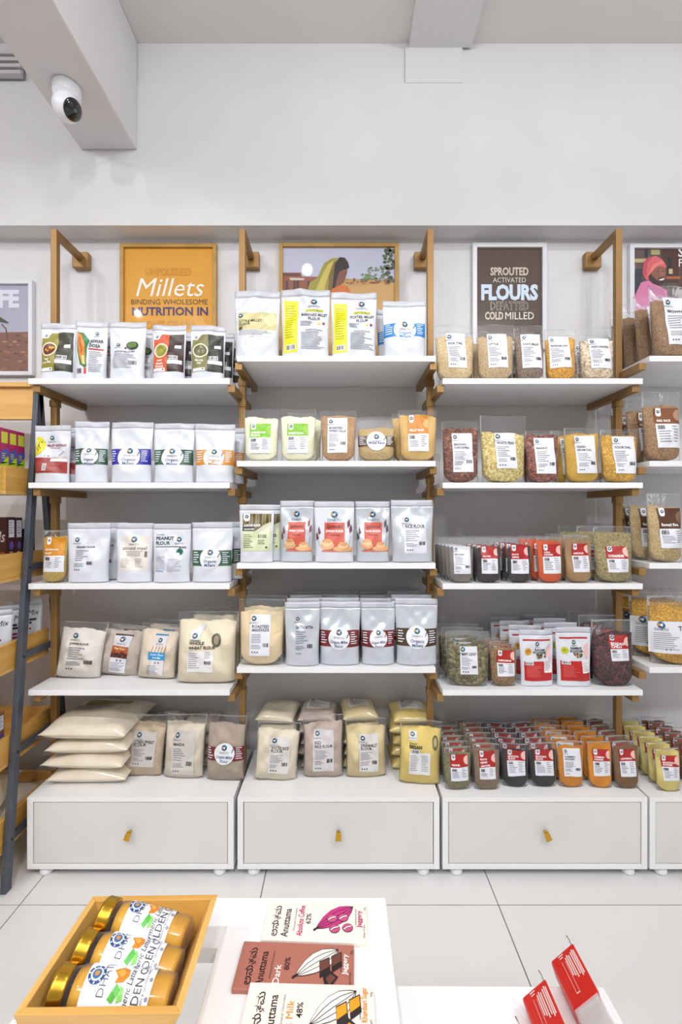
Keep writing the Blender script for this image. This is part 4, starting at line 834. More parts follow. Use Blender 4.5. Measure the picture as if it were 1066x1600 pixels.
packet('clear', 'R5', 959, 999, 1160, D_top(RED, ('CINNAMON',), -0.28, 0.26, 0.34, 0.82, 0.56), 'small brown spice pouch with red label at the cabinet end', off=0.048, cont=powder('#75532f', '#82603a'), fill=0.90, behind=5, bdx=-0.002, blabel='brown spice pouch in the row behind the front brown one', **RB)
# far-right unit
packet('clear', 'F1', 1016, 1092, 447, D_white(('BROWN RICE',), -0.24, 0.16, 0.40, 0.84), 'tall clear brown rice pouch with white label under the turban photo', off=0.014, D=0.065, cont=grain('g_brice', ('#8a6a4a', '#a5845f', '#76583c'), 0.003), fill=0.82, behind=3, bdx=-0.004, bdy=0.075, blabel='clear brown rice pouch in the row behind the tall one')
packet('clear', 'F2', 1005, 1063, 612, D_top('#7a4722', ('RED RICE',), -0.22, 0.18, 0.44, 0.76, 0.60, '#a8846a'), 'clear tan grain pouch with brown and white label', off=0.012, D=0.06, cont=grain('g_redrice', ('#96724e', '#b08d66', '#805e3e'), 0.003), fill=0.80, behind=2, bdx=-0.012, bdy=0.08, blabel='clear tan grain pouch in the row behind the brown label one')
packet('clear', 'F3', 1011, 1067, 771, D_top('#57331c', ('Basmati Rice',), -0.24, 0.20, 0.46, 0.78, 0.48, '#7a5a48', 0.11), 'clear basmati rice pouch with dark brown and white label', off=0.012, D=0.06, cont=grain('g_basm', ('#b59e70', '#ccb78c', '#a48c5e'), 0.003), fill=0.80, behind=2, bdx=-0.012, bdy=0.08, blabel='clear basmati rice pouch in the row behind the front one')
packet('clear', 'F4', 1014, 1122, 932, D_toor, 'wide clear toor dal pouch with broad white label', off=0.014, D=0.07, cont=grain('g_toorw', ('#ad8220', '#cfa038', '#9a7018', '#dab04a'), 0.004), fill=0.84, behind=2, bdx=-0.012, bdy=0.085, blabel='wide toor dal pouch in the row behind the front one')
packet('clear', 'F5', 1025, 1064, 1171, D_top(RED, ('GROUNDNUT', 'POWDER'), -0.28, 0.26, 0.40, 0.82, 0.56), 'small pale yellow powder pouch with red label', off=0.030, cont=powder('#cdbd72', '#d6c880'), fill=0.96, behind=5, bdx=0.001, blabel='pale yellow powder pouch in the row behind the front one', D=0.032, bdy=0.046, lean=3)
packet('clear', 'F5', 1072, 1112, 1165, D_top(RED, ('MASALA',), -0.28, 0.26, 0.36, 0.82, 0.56), 'small brown spice pouch with red label, cut off by the edge', off=0.055, cont=powder('#6a4c30', '#775838'), fill=0.90, behind=5, bdx=-0.002, blabel='brown spice pouch in the row at the far edge', D=0.03, bdy=0.045, lean=3)

# ------------------------------------------------------------------ bags lying flat
def lying(name, label, x, y, z, W, L, T, mat, seed, rz=0.0, rx=0.0, group=None, lab=None, flange=0.03):
    """soft bag lying on its back: W across, L deep, T thick; open ears at both ends"""
    R = random.Random(seed); ws = [(R.uniform(12, 40) * R.choice((-1, 1)), R.uniform(12, 40), R.uniform(0, 6.3), 0.0045 / (k * .5 + 1)) for k in range(5)]
    t = thing(name, label, 'flour bag', (x, y, z), group, (rx, 0, rz))
    def top(u, w):
        c = max(0.0, 1 - abs(u) ** 3.4) ** 0.5 * max(0.0, 1 - abs(w) ** 3.4) ** 0.5
        xx = u * W / 2 * (1 + 0.035 * abs(w) ** 3); yy = w * L / 2 * (1 + 0.03 * abs(u) ** 3)
        n = sum(a * math.sin(kx * xx + ky * yy + ph) for kx, ky, ph, a in ws)
        return xx, yy, c, n
    nx, ny = 22, 22; A, B = [], []
    for j in range(ny + 1):
        for i in range(nx + 1):
            u, w_ = 2 * i / nx - 1, 2 * j / ny - 1; xx, yy, c, n = top(u, w_)
            A.append((xx, yy, T * 0.42 + T * 0.58 * c + n * c + 0.0012)); B.append((xx, yy, T * 0.42 * (1 - c ** 0.7) + 0.0004))
    k = nx + 1; m = k * (ny + 1); fs = []
    for j in range(ny):
        for i in range(nx):
            q = (j * k + i, j * k + i + 1, (j + 1) * k + i + 1, (j + 1) * k + i); fs += [q, tuple(m + e for e in q[::-1])]
        fs += [(j * k, (j + 1) * k, m + (j + 1) * k, m + j * k), (j * k + nx, m + j * k + nx, m + (j + 1) * k + nx, (j + 1) * k + nx)]
    for i in range(nx): fs += [(i, m + i, m + i + 1, i + 1), (ny * k + i, ny * k + i + 1, m + ny * k + i + 1, m + ny * k + i)]
    MB().add(A + B, fs).build('bag', mat, t, True)
    for s in (-1, 1):                                           # crimped clear ends along the short sides
        v = []; n2 = 14
        for i in range(n2 + 1):
            u = 2 * i / n2 - 1; xx = u * W / 2 * 1.03; yy = s * L / 2 * 1.0; wv = 0.004 * math.sin(i * 2.1 + seed)
            v += [(xx, yy, T * 0.42), (xx * 1.02, yy + s * flange * (0.7 + 0.3 * abs(u)), T * 0.34 + wv)]
        MB().add(v, [(2 * i, 2 * i + 1, 2 * i + 3, 2 * i + 2) for i in range(n2)]).build('end_seal', M_FILM, t, True)
    if lab:
        def mp(xx, zz, o):
            u = min(1, abs(2 * xx / W)); w_ = 2 * zz / L - 1; c = max(0.0, 1 - u ** 3.4) ** 0.5 * max(0.0, 1 - abs(w_) ** 3.4) ** 0.5
            yy = w_ * L / 2 * (1 + 0.03 * u ** 3); n = sum(a * math.sin(kx * xx + ky * yy + ph) for kx, ky, ph, a in ws)
            return (xx, yy, T * 0.42 + T * 0.58 * c + n * c + 0.0012 + o * 1.6)
        p = Print(W, L, mp, seed); lab(p); p.build(t)
    return t
M_BAGF = noisy('bagged_flour', '#dccfb8', '#e6dbc8', scale=14, rough=0.5, bump=0.5, bscale=28, coat=0.8)
def L_top(p):
    p.r(-0.30, 0.64, 0.30, 0.80, '#8f7f4a', 0); p.r(-0.40, 0.44, 0.26, 0.64, '#c9c4b8', 0); p.lines(-0.37, 0.47, 0.22, 0.62, 6, '#8f8c84')
zz = 0.2886
NAMEO = ['lowest', 'second lowest', 'second highest', 'topmost']
for k, (w_, l_, t_, dx, dy) in enumerate(((0.285, 0.27, 0.060, 0.000, 0.004), (0.300, 0.27, 0.058, -0.006, -0.004), (0.295, 0.27, 0.060, 0.002, 0.0), (0.315, 0.275, 0.070, -0.002, -0.010))):
    lying('large_flour_bag', NAMEO[k] + ' large flour bag in the stack beside the ladder rack', -0.955 + dx, 1.815 + dy, zz, w_, l_, t_, M_BAGF, 40 + k, (0.02, -0.03, 0.03, -0.02)[k], 0, 'large stacked flour bags', L_top if k == 3 else None, 0.022)
    zz += t_ * 0.95
def stack(x, y, W, L, T, n, mat, seed, label, lab=None, rz=0.0):
    z = 0.2886; r = random.Random(seed)
    for k in range(n):
        lying('folded_flour_bag', (('lowest ', 'second lowest ', 'middle ', 'second highest ')[k] if n == 5 else ('lowest ', 'second lowest ', 'second highest ')[k]) + label if k < n - 1 else 'topmost ' + label, x + r.uniform(-.006, .006), y + r.uniform(-.006, .006), z, W, L, T, mat, seed + k, rz + r.uniform(-0.1, 0.1), 0,
              label, lab if k == n - 1 else None, 0.014)
        z += T * 0.97
def L_small(p): p.r(-0.30, 0.30, 0.30, 0.80, '#cfccc8', 0); p.logo(-0.18, 0.72, 0.05, False, 2); p.lines(-0.25, 0.35, 0.22, 0.62, 6, '#8f8c88')
def bagm(a, b): return noisy('bagged' + a.lstrip('#'), a, b, scale=14, rough=0.5, bump=0.5, bscale=28, coat=0.8)
stack(px(437, 1.87), 1.865, 0.150, 0.165, 0.046, 5, bagm('#cfc3a8', '#d9cfb8'), 60, 'folded cream flour bag piled behind the rice flour bag')
stack(px(500, 1.88), 1.87, 0.150, 0.165, 0.046, 5, bagm('#ad9c90', '#b8a89d'), 70, 'folded pinkish flour bag piled behind the red rice flour', L_small)
stack(px(562, 1.88), 1.87, 0.140, 0.165, 0.048, 5, bagm('#c2b080', '#cdbd92'), 80, 'folded yellowish flour bag piled behind the pale yellow bag', L_small)
stack(px(640, 1.87), 1.87, 0.160, 0.165, 0.046, 5, bagm('#cdb666', '#d6c27c'), 90, 'folded yellow flour bag piled behind the besan bag', L_small)
stack(px(262, 1.885), 1.875, 0.140, 0.15, 0.046, 4, bagm('#b8a68e', '#c2b19a'), 100, 'folded beige flour bag piled behind the grey label bag', L_small)
stack(px(318, 1.885), 1.875, 0.130, 0.15, 0.046, 4, bagm('#c6bba9', '#d0c6b6'), 110, 'folded pale flour bag piled behind the maida bag', L_small)

# ================================================================== LADDER RACK beside the shelving
RX = -1.160                                                     # plane of its near side frame
def yfr(z): return 1.560 + 0.0964 * z
def ybk(z): return 1.925 - 0.110 * z
rk = thing('ladder_rack', 'slate steel ladder rack with oak trays standing beside the shelving', 'rack', (RX, 1.56, 0))
def RL(b): b.v = [(x - RX, y - 1.56, z) for x, y, z in b.v]; return b
RXL = -1.95
for xs in (RX, RXL):
    RL(MB().bar((xs, yfr(0), 0.0), (xs, yfr(1.79), 1.79), 0.020, 0.030)).build('front_leg', M_STEEL, rk, bevel=0.002)
    RL(MB().bar((xs, ybk(0), 0.0), (xs, ybk(1.79), 1.79), 0.020, 0.026)).build('rear_leg', M_STEEL, rk, bevel=0.002)
RL(MB().box(RXL + 0.012, RX - 0.012, 1.716, 1.736, 1.665, 1.786)).build('head_board', M_OAKX, rk, bevel=0.002)
RL(MB().box(RXL + 0.012, RX - 0.012, 1.700, 1.760, 1.786, 1.803)).build('top_board', M_OAKX, rk, bevel=0.002)
TR = [(1.376, 1.476), (1.066, 1.165), (0.746, 0.848), (0.418, 0.522), (0.128, 0.240)]
for z0, z1 in TR:
    ya, yb_ = yfr(z0) - 0.115, ybk(z1) - 0.02
    tr = RL(MB().box(RXL + 0.014, RX - 0.014, ya, yb_, z0, z0 + 0.012)).build('tray', M_OAKX, rk)
    RL(MB().box(RX - 0.030, RX - 0.014, ya, yb_, z0 + 0.012, z1)).build('end_board', M_OAKY, tr, bevel=0.0015)
    RL(MB().box(RXL + 0.014, RXL + 0.030, ya, yb_, z0 + 0.012, z1)).build('end_board', M_OAKY, tr, bevel=0.0015)
    RL(MB().box(RXL + 0.030, RX - 0.030, ya, ya + 0.014, z0 + 0.012, z1)).build('front_board', M_OAKX, tr, bevel=0.0015)
    RL(MB().box(RXL + 0.030, RX - 0.030, yb_ - 0.014, yb_, z0 + 0.012, z1)).build('back_board', M_OAKX, tr, bevel=0.0015)
    zr = z0 + 0.042
    RL(MB().bar((RX, yfr(zr), zr), (RX, ybk(zr), zr), 0.012, 0.024)).build('side_rail', M_STEEL, rk, bevel=0.001)
    RL(MB().lathe([(0.004, 0), (0.004, 0.003)], 10, 0, Matrix.Translation((RX + 0.010, yfr(zr), zr)) @ Matrix.Rotation(math.pi / 2, 4, 'Y'))).build('screw', flat('#15161a', 0.5), rk)
# goods in the trays; the print is on the side that faces the shelving
def carton(name, label, Y0, Y1, z0, z1, depth, body, design, x1=RX - 0.034, group=None):
    t = thing(name, label, 'box', (x1 - depth / 2, (Y0 + Y1) / 2, z0), group); W, H = Y1 - Y0, z1 - z0
    MB().box(-depth / 2, depth / 2, -W / 2, W / 2, 0, H).build('carton', flat(body, 0.4), t, bevel=0.0015)
    p = Print(W, H, lambda x, z, o: (depth / 2 + o * 0.6 - 0.0004, x, z), 7); p.step = 1; design(p); p.build(t, 'print')
def K_pink(p):
    p.r(-0.5, 0, 0.5, 0.46, '#a9d41f', 0); p.p([(-0.5, 0.46), (0.5, 0.46), (0.5, 0.56), (-0.5, 0.42)], '#a9d41f', 0)
    p.p([(-0.5, 0.42), (0.5, 0.58), (0.5, 0.70), (-0.5, 0.62)], '#4a52a8', 1); p.r(-0.38, 0.76, 0.40, 0.94, '#c8cf3c', 1)
    p.lines(-0.3, 0.50, 0.3, 0.60, 3, '#b8c84a', 2); p.lines(-0.35, 0.06, 0.35, 0.36, 6, '#c6e05a', 2, 0.3)
ZA = TR[0][0] + 0.0126
PL = ['nearest of the row of pink and lime boxes in the rack', 'second of the row of pink and lime boxes in the rack', 'third of the row of pink and lime boxes in the rack', 'farthest of the row of pink and lime boxes in the rack']
for i in range(4): carton('snack_box', PL[i], 1.539 + i * 0.0415, 1.539 + i * 0.0415 + 0.039, ZA, ZA + 0.222, 0.10, '#a81f5c', K_pink, group='pink and lime boxes in the top tray')
def K_brown(p):
    p.r(-0.5, 0.0, 0.5, 0.06, '#2c1510', 0); p.t('seeds', 0.05, 0.60, 0.34, '#c9bdb4', 2, bold=0.01, shear=0.2, fit=0.8); p.r(-0.4, 0.40, 0.42, 0.43, '#b0602a', 1)
    p.lines(-0.4, 0.48, 0.40, 0.56, 2, '#7a5a50', 1); p.r(-0.3, 0.30, 0.35, 0.33, '#c9bdb4', 1); p.d(0.2, 0.14, 0.08, '#d8c8bc', 1, n=8)
def K_spine(p):
    p.r(-0.38, 0.66, 0.38, 0.95, '#c9cad4', 0); p.lines(-0.3, 0.70, 0.3, 0.92, 5, '#8a8a98', 1); p.d(0, 0.52, 0.30, '#5a4a9a', 1, rz=0.45, n=10); p.lines(-0.3, 0.28, 0.3, 0.42, 4, '#c8bcb8', 1); p.lines(-0.3, 0.08, 0.3, 0.22, 4, '#a06a4a', 1)
ZB = TR[1][0] + 0.0126
carton('snack_box', 'wide dark brown box with pale script in the second tray', 1.455, 1.613, ZB, ZB + 0.215, 0.05, '#45211a', K_brown)
carton('snack_box', 'narrow dark brown box with white panel beside the wide brown box', 1.617, 1.652, ZB, ZB + 0.216, 0.09, '#3a1a18', K_spine)
carton('snack_box', 'narrow dark brown box with white panel behind the rack leg', 1.656, 1.690, ZB, ZB + 0.214, 0.09, '#3a1a18', K_spine)
carton('snack_box', 'black box with small pale label at the back of the second tray', 1.704, 1.760, ZB, ZB + 0.17, 0.09, '#121214', lambda p: p.r(-0.2, 0.55, 0.3, 0.85, '#55606a', 0))
def side_pouch(label, Y, z0, W, H, yaw, x):
    SEED[0] += 1; S = Shape(W, H, 0.035, 'doy', SEED[0], 0.0015)
    t = thing('stand_up_pouch', label, 'pouch', (x, Y, z0), None, (0, 0, math.radians(yaw)))
    shell(S, 0, 0.9, 16, 20).build('body', M_FOIL, t, True); shell(S, 0.9, 1, 12, 2).build('top_seal', M_SEAL, t, True)
    p = Print(W, H, lambda a, b, o: S.front(a, b, o), SEED[0])
    p.t('Seed Mix', 0.0, 0.72, 0.24, '#26262c', 2, bold=0.0, shear=0.3, fit=0.8); p.lines(-0.38, 0.55, 0.35, 0.66, 2, '#26262c', 2, 0.7)
    p.lines(-0.38, 0.08, 0.30, 0.50, 7, '#a3286a', 2, 0.55); p.build(t)
ZC = TR[2][0] + 0.0126
for i, (lb, Y, x) in enumerate((('white pouch with magenta lines, nearest in the third tray', 1.52, -1.245), ('white pouch with magenta lines, second in the third tray', 1.60, -1.235), ('white pouch with magenta lines just behind the rack leg', 1.68, -1.230), ('white pouch with magenta lines, third tray, farther back', 1.752, -1.228))):
    side_pouch(lb, Y, ZC, 0.115, 0.20 + 0.004 * i, 38, x)
ZD = TR[3][0] + 0.0126
def K_book(p): p.r(-0.42, 0.05, 0.42, 0.95, '#6a4a3a', 0); p.r(-0.3, 0.60, 0.3, 0.75, '#2c1d18', 1); p.lines(-0.32, 0.12, 0.3, 0.5, 8, '#b09a88', 1, 0.4)
carton('snack_box', 'dark brown box in the fourth tray, near end', 1.475, 1.560, ZD, ZD + 0.185, 0.05, '#3a241c', K_book)
carton('snack_box', 'brown cardboard box next to the dark one in the fourth tray', 1.566, 1.600, ZD, ZD + 0.175, 0.07, '#7a5238', K_spine)
ZE = TR[4][0] + 0.0126
lying('rack_flour_bag', 'clear beige flour bag tilted over the lowest tray edge', -1.29, 1.66, ZE + 0.030, 0.17, 0.30, 0.075, M_BAGF, 131, 0.05, 0.12)
lying('rack_flour_bag', 'clear beige flour bag lying across another in the lowest tray', -1.30, 1.60, ZE + 0.105, 0.18, 0.26, 0.07, M_BAGF, 132, 0.25, 0.22)

# ================================================================== FOREGROUND TABLES
ZT = 0.633
def table(name, label, top, legs, z, th=0.025):
    t = thing(name, label, 'table', (legs[0][0], legs[0][1], 0), None); ox, oy = legs[0]
    MB().prism([(x - ox, y - oy) for x, y in top], z - th, z).build('table_top', M_TABLE, t, bevel=0.0015)
    for x, y in legs: MB().box(x - ox - 0.012, x - ox + 0.012, y - oy - 0.012, y - oy + 0.012, 0, z - th).build('leg', M_TABLE, t, bevel=0.0015)
table('display_table', 'white table under the three chocolate bars', [(-0.193, 0.12), (0.078, 0.12), (0.0785, 0.796), (-0.375, 0.796), (-0.375, 0.7045), (-0.193, 0.7045)],
      [(-0.176, 0.14), (0.060, 0.14), (0.060, 0.776), (-0.35, 0.776)], ZT)
table('display_table', 'white table under the bamboo box', [(-0.442, 0.12), (-0.226, 0.12), (-0.226, 0.598), (-0.442, 0.606)], [(-0.425, 0.14), (-0.243, 0.14), (-0.243, 0.575), (-0.425, 0.58)], ZT - 0.0005)
table('display_table', 'lower white table under the red sleeved packets', [(0.0835, 0.12), (0.409, 0.12), (0.409, 0.7035), (0.0835, 0.7055)], [(0.10, 0.14), (0.39, 0.14), (0.39, 0.685), (0.10, 0.685)], 0.573)

# bamboo box: tapered, open
hr, hb = HC - 0.713, ZT + 0.0004
bx = thing('bamboo_box', 'open tapered bamboo box holding three jars', 'box', (-0.29, 0.62, hb))
def BXP(x, y, z): return (x + 0.29, y - 0.62, z - hb)
ro = [(-0.391, 0.538), (-0.1915, 0.540), (-0.193, 0.708), (-0.388, 0.705)]; bo = [(-0.372, 0.548), (-0.232, 0.550), (-0.232, 0.690), (-0.370, 0.688)]
def shr(q, d): cx = sum(a for a, _ in q) / 4; cy = sum(b for _, b in q) / 4; return [(a + math.copysign(d, cx - a), b + math.copysign(d, cy - b)) for a, b in q]
tk = 0.009; ri, bi = shr(ro, tk), shr(bo, tk); zt_, zb_ = 0.713, hb
for i in range(4):
    j = (i + 1) % 4
    lo = [BXP(*bo[i], zb_), BXP(*bo[j], zb_), BXP(*bi[j], zb_), BXP(*bi[i], zb_)]; hi = [BXP(*ro[i], zt_), BXP(*ro[j], zt_), BXP(*ri[j], zt_), BXP(*ri[i], zt_)]
    MB().hexa(lo, hi).build(('front_panel', 'side_panel', 'back_panel', 'side_panel')[i], M_BAMBY if i % 2 else M_BAMB, bx, bevel=0.0008)
MB().prism([(BXP(a, b, 0)[0], BXP(a, b, 0)[1]) for a, b in bi], 0.0, 0.008).build('bottom_panel', M_BAMB, bx)

# jars lying in the box
M_TURM = noisy('turmeric_mix', '#c48a02', '#dca60a', scale=40, rough=0.6, bump=0.2, coat=0.6)
def jar(label, A, B, r, spin):
    A, B = Vector(A), Vector(B); L = (B - A).length; d = (B - A).normalized()
    t = thing('spice_jar', label, 'jar', tuple(A), 'jars in the bamboo box')
    zq = d; xq = Vector((0, 0, 1)); xq = (xq - zq * xq.dot(zq)).normalized(); yq = zq.cross(xq)
    Mj = Matrix(((xq.x, yq.x, zq.x, 0), (xq.y, yq.y, zq.y, 0), (xq.z, yq.z, zq.z, 0), (0, 0, 0, 1)))
    lid = [(r * 0.90, 0.0), (r * 0.98, 0.002)]
    k = 0
    for i in range(6):
        zc = 0.004 + i * 0.0022; lid += [(r * 1.0, zc), (r * 0.975, zc + 0.0011)]
    lid += [(r * 1.0, 0.018), (r * 0.90, 0.019)]
    MB().lathe(lid, 40, 0, Mj).build('lid', M_GOLD, t, True)
    MB().lathe([(r * 0.86, 0.019), (r * 0.88, 0.024), (r * 0.97, 0.031), (r * 0.98, L - 0.008), (r * 0.95, L - 0.002), (r * 0.80, L)], 40, 0, Mj).build('jar_glass', M_GLASS, t, True)
    MB().lathe([(r * 0.50, 0.024), (r * 0.84, 0.026), (r * 0.93, 0.034), (r * 0.945, L - 0.009), (r * 0.90, L - 0.004), (r * 0.70, L - 0.003)], 40, 0, Mj).build('contents', M_TURM, t, True)
    W, Hh = 2 * math.pi * r * 0.62, L - 0.066                    # label wraps round the jar; its top is towards the lid
    def mp(x, z, o):
        a = -x / r + spin; q = r * 0.985 + o; zz_ = 0.040 + (Hh - z)
        return Mj @ Vector((q * math.cos(a), q * math.sin(a), zz_))
    p = Print(W, Hh, mp, 3); p.step = 0.004
    p.r(-0.5, 0, 0.5, 1, '#eef0f5', 0)
    p.discm(0.09 * W, 0.86 * Hh, 0.0105, 0.0105, '#1d4a86', 2, 18); p.discm(0.09 * W, 0.86 * Hh, 0.0075, 0.0075, '#e6e2d8', 3, 16); p.discm(0.09 * W, 0.86 * Hh, 0.0055, 0.0055, '#3a6ea8', 4, 12); p.discm(0.09 * W, 0.86 * Hh, 0.003, 0.003, '#c98a4a', 5, 10)
    for i in range(8):
        a = i * math.pi / 4; p.discm(0.09 * W + 0.009 * math.cos(a), 0.86 * Hh + 0.009 * math.sin(a), 0.0011, 0.0011, '#f2f2f2', 3, 6)
    p.textm('DHATU', 0.09 * W, 0.67 * Hh, 0.0125, '#4a5a6a', 2, 'c', -0.01)
    p.polym([(0.15 * W, 0.62 * Hh), (0.20 * W, 0.50 * Hh), (0.17 * W, 0.40 * Hh), (0.10 * W, 0.38 * Hh), (0.03 * W, 0.44 * Hh), (0.02 * W, 0.56 * Hh), (0.08 * W, 0.54 * Hh)], '#d8862a', 2)
    p.polym([(0.13 * W, 0.58 * Hh), (0.17 * W, 0.50 * Hh), (0.12 * W, 0.44 * Hh), (0.07 * W, 0.48 * Hh)], '#eaa84a', 3)
    p.polym([(0.02 * W, 0.52 * Hh), (-0.12 * W, 0.60 * Hh), (-0.15 * W, 0.52 * Hh), (-0.04 * W, 0.44 * Hh)], '#4fae3a', 3); p.polym([(0.0, 0.46 * Hh), (-0.14 * W, 0.46 * Hh), (-0.12 * W, 0.38 * Hh), (-0.02 * W, 0.40 * Hh)], '#7cc85a', 3)
    p.textm('Turmeric Latte Mix', 0.0, 0.30 * Hh, 0.0105, '#3a3a3c', 2, 'c', 0.0, 0.3, fit=W * 0.66)
    p.textm('GOLDEN CHAI', 0.0, 0.14 * Hh, 0.0135, '#3c4048', 2, 'c', 0.0, fit=W * 0.80)
    p.textm('VEGAN & GLUTEN FREE', 0.0, 0.085 * Hh, 0.0042, '#6a6e78', 2, 'c')
    for i in range(4): p.d(-0.26 + i * 0.17, 0.04, 0.022, '#8a8f9a', 2, n=10)
    p.build(t)
jar('jar in the bamboo box, the one closest to the viewer', (-0.366, 0.5775, 0.703), (-0.217, 0.5815, 0.684), 0.0262, 0.45)
jar('jar in the bamboo box between the other two', (-0.362, 0.6245, 0.707), (-0.222, 0.617, 0.682), 0.0255, 0.30)
jar('jar in the bamboo box against its back panel', (-0.355, 0.6690, 0.713), (-0.224, 0.658, 0.690), 0.0255, 0.20)

# chocolate bars
def bar(label, TL, TR_, depth, z, body, design):
    TL, TR_ = Vector((*TL, 0)), Vector((*TR_, 0)); ax = (TR_ - TL); W = ax.length; a = math.atan2(ax.y, ax.x)
    t = thing('chocolate_bar', label, 'chocolate bar', (TL.x, TL.y, z), 'chocolate bars', (0, 0, a)); T = 0.0075
    MB().box(0, W, -depth, 0, 0, T).build('wrapper', flat(body, 0.45), t, bevel=0.0015)
    p = Print(W, depth, lambda x, y, o: (x, y - depth, T + o * 0.5 - 0.0002), 2); p.step = 1
    design(p, W, depth); p.build(t, 'print')
def pod(p, W, D, fill, line):
    top = [(0.51, 0.30), (0.53, 0.42), (0.575, 0.60), (0.64, 0.76), (0.72, 0.86), (0.80, 0.88), (0.855, 0.87)]; low = [(0.855, 0.87), (0.84, 0.72), (0.80, 0.55), (0.74, 0.44), (0.66, 0.36), (0.58, 0.31), (0.51, 0.30)]
    pts = [(a * W, b * D) for a, b in top + low[1:-1]]
    cx = sum(a for a, _ in pts) / len(pts); cy = sum(b for _, b in pts) / len(pts)
    p.polym([(cx + (a - cx) * 1.045, cy + (b - cy) * 1.06) for a, b in pts], line, 1); p.polym(pts, fill, 2)
    for k in (0.25, 0.5, 0.75):
        c = [((u[0] * (1 - k) + l[0] * k) * W, (u[1] * (1 - k) + l[1] * k) * D) for u, l in zip(top, low[::-1])]
        p.linem(c, 0.0010, line, 3)
    p.linem([(0.51 * W, 0.30 * D), (0.485 * W, 0.245 * D)], 0.0035, line, 2)
KN = ('ಅ', 'ನು', 'ತ', 'ಮ')
def bar_text(p, W, D, ink, name, pct, ncol, right, rcol):
    r = math.pi / 2; z = 0.08 * D
    for s, adv in (('ಅ', 0.013), ('ನ', 0.0098), ('ು', 0.0062), ('ತ', 0.0092), ('ಮ', 0.0)):
        p.textm(s, 0.142 * W - (0.0012 if s == 'ು' else 0), z, 0.0148, ink, 2, 'l', 0.012, 0, r); 
        if s == 'ತ': p.textm('ತ', 0.158 * W, z + 0.001, 0.0075, ink, 2, 'l', 0.012, 0, r)
        z += adv
    p.textm('Anuttama', 0.245 * W, 0.075 * D, 0.0165, ink, 2, 'l', 0.01, 0, r, fit=0.70 * D)
    p.textm('Artisanal Chocolate', 0.305 * W, 0.22 * D, 0.0052, ink, 2, 'l', -0.01, 0, r)
    p.textm(name, 0.378 * W, 0.11 * D, 0.0135, ncol, 2, 'l', 0.0 if 'M' in name else 0.012, 0, r, fit=0.76 * D); p.textm(pct, 0.448 * W, 0.40 * D, 0.0115, ink, 2, 'l', 0.01, 0, r)
    p.textm('sweetened with', 0.895 * W, 0.40 * D, 0.0048, ink, 2, 'l', -0.005, 0, r); p.textm(right, 0.940 * W, 0.36 * D, 0.0105, rcol, 2, 'l', 0.018, 0, r, fit=0.58 * D)
    p.textm('Single Origin', 0.975 * W, 0.10 * D, 0.0045, ink, 2, 'l', -0.005, 0, r); p.textm('50g', 0.985 * W, 0.78 * D, 0.0045, ink, 2, 'l', -0.005, 0, r)
def C_coffee(p, W, D):
    bar_text(p, W, D, '#2b2426', 'Absolute Coffee', '62%', '#b81f63', 'Jaggery', '#b81f63'); pod(p, W, D, '#c4307e', '#2b2426')
    for a, b in ((0.655, 0.55), (0.765, 0.58), (0.685, 0.30), (0.81, 0.33)):
        p.discm(a * W, b * D, 0.0088, 0.0078, '#2b2426', 4, 18); p.discm(a * W, b * D, 0.0080, 0.0070, '#c4507e', 5, 18)
        p.linem([(a * W - 0.006, b * D - 0.003), (a * W - 0.001, b * D + 0.001), (a * W + 0.006, b * D + 0.003)], 0.0032, '#2b2426', 6); p.linem([(a * W - 0.006, b * D - 0.003), (a * W - 0.001, b * D + 0.001), (a * W + 0.006, b * D + 0.003)], 0.0019, '#f3ebe2', 7)
def choc(p, W, D, c, ink):
    for (a, b) in ((0.70, 0.60), (0.80, 0.72)):
        q = [(a, b), (a + 0.085, b + 0.10), (a + 0.10, b - 0.20), (a + 0.015, b - 0.34)]
        p.polym([(u * W, v * D) for u, v in q], ink, 4)
        p.polym([(u * W, v * D) for u, v in [(a + 0.006, b - 0.02), (a + 0.080, b + 0.07), (a + 0.088, b - 0.10), (a + 0.012, b - 0.22)]], c, 5)
    q = [(0.74, 0.30), (0.80, 0.42), (0.87, 0.30), (0.80, 0.05), (0.765, 0.08)]; p.polym([(u * W, v * D) for u, v in q], ink, 4)
    q = [(0.765, 0.26), (0.805, 0.35), (0.85, 0.28), (0.80, 0.13)]; p.polym([(u * W, v * D) for u, v in q], c, 5)
def C_dark(p, W, D):
    bar_text(p, W, D, '#2b1d1c', 'Dark', '80%', '#f6efe8', 'Jaggery', '#f6efe8'); pod(p, W, D, '#f1e9e2', '#2b1d1c'); choc(p, W, D, '#6a3c30', '#221718')
def C_milk(p, W, D):
    bar_text(p, W, D, '#2b2426', 'A2 Milk', '48%', '#dd8a1c', 'Khandsari Sugar', '#dd8a1c'); pod(p, W, D, '#f7eee6', '#2b2426'); choc(p, W, D, '#e29a1c', '#2b2426')
bar('cream chocolate bar with magenta cocoa pod and coffee beans', (-0.124, 0.7815), (0.0444, 0.7755), 0.072, ZT + 0.0003, '#f3e8dc', C_coffee)
bar('rose brown chocolate bar with white cocoa pod', (-0.152, 0.7075), (0.0205, 0.7005), 0.0715, ZT + 0.0003, '#a9695a', C_dark)
bar('cream chocolate bar with orange chocolate pieces, lying over the brown one', (-0.1284, 0.638), (0.0459, 0.6335), 0.074, ZT + 0.0083, '#f5e7da', C_milk)

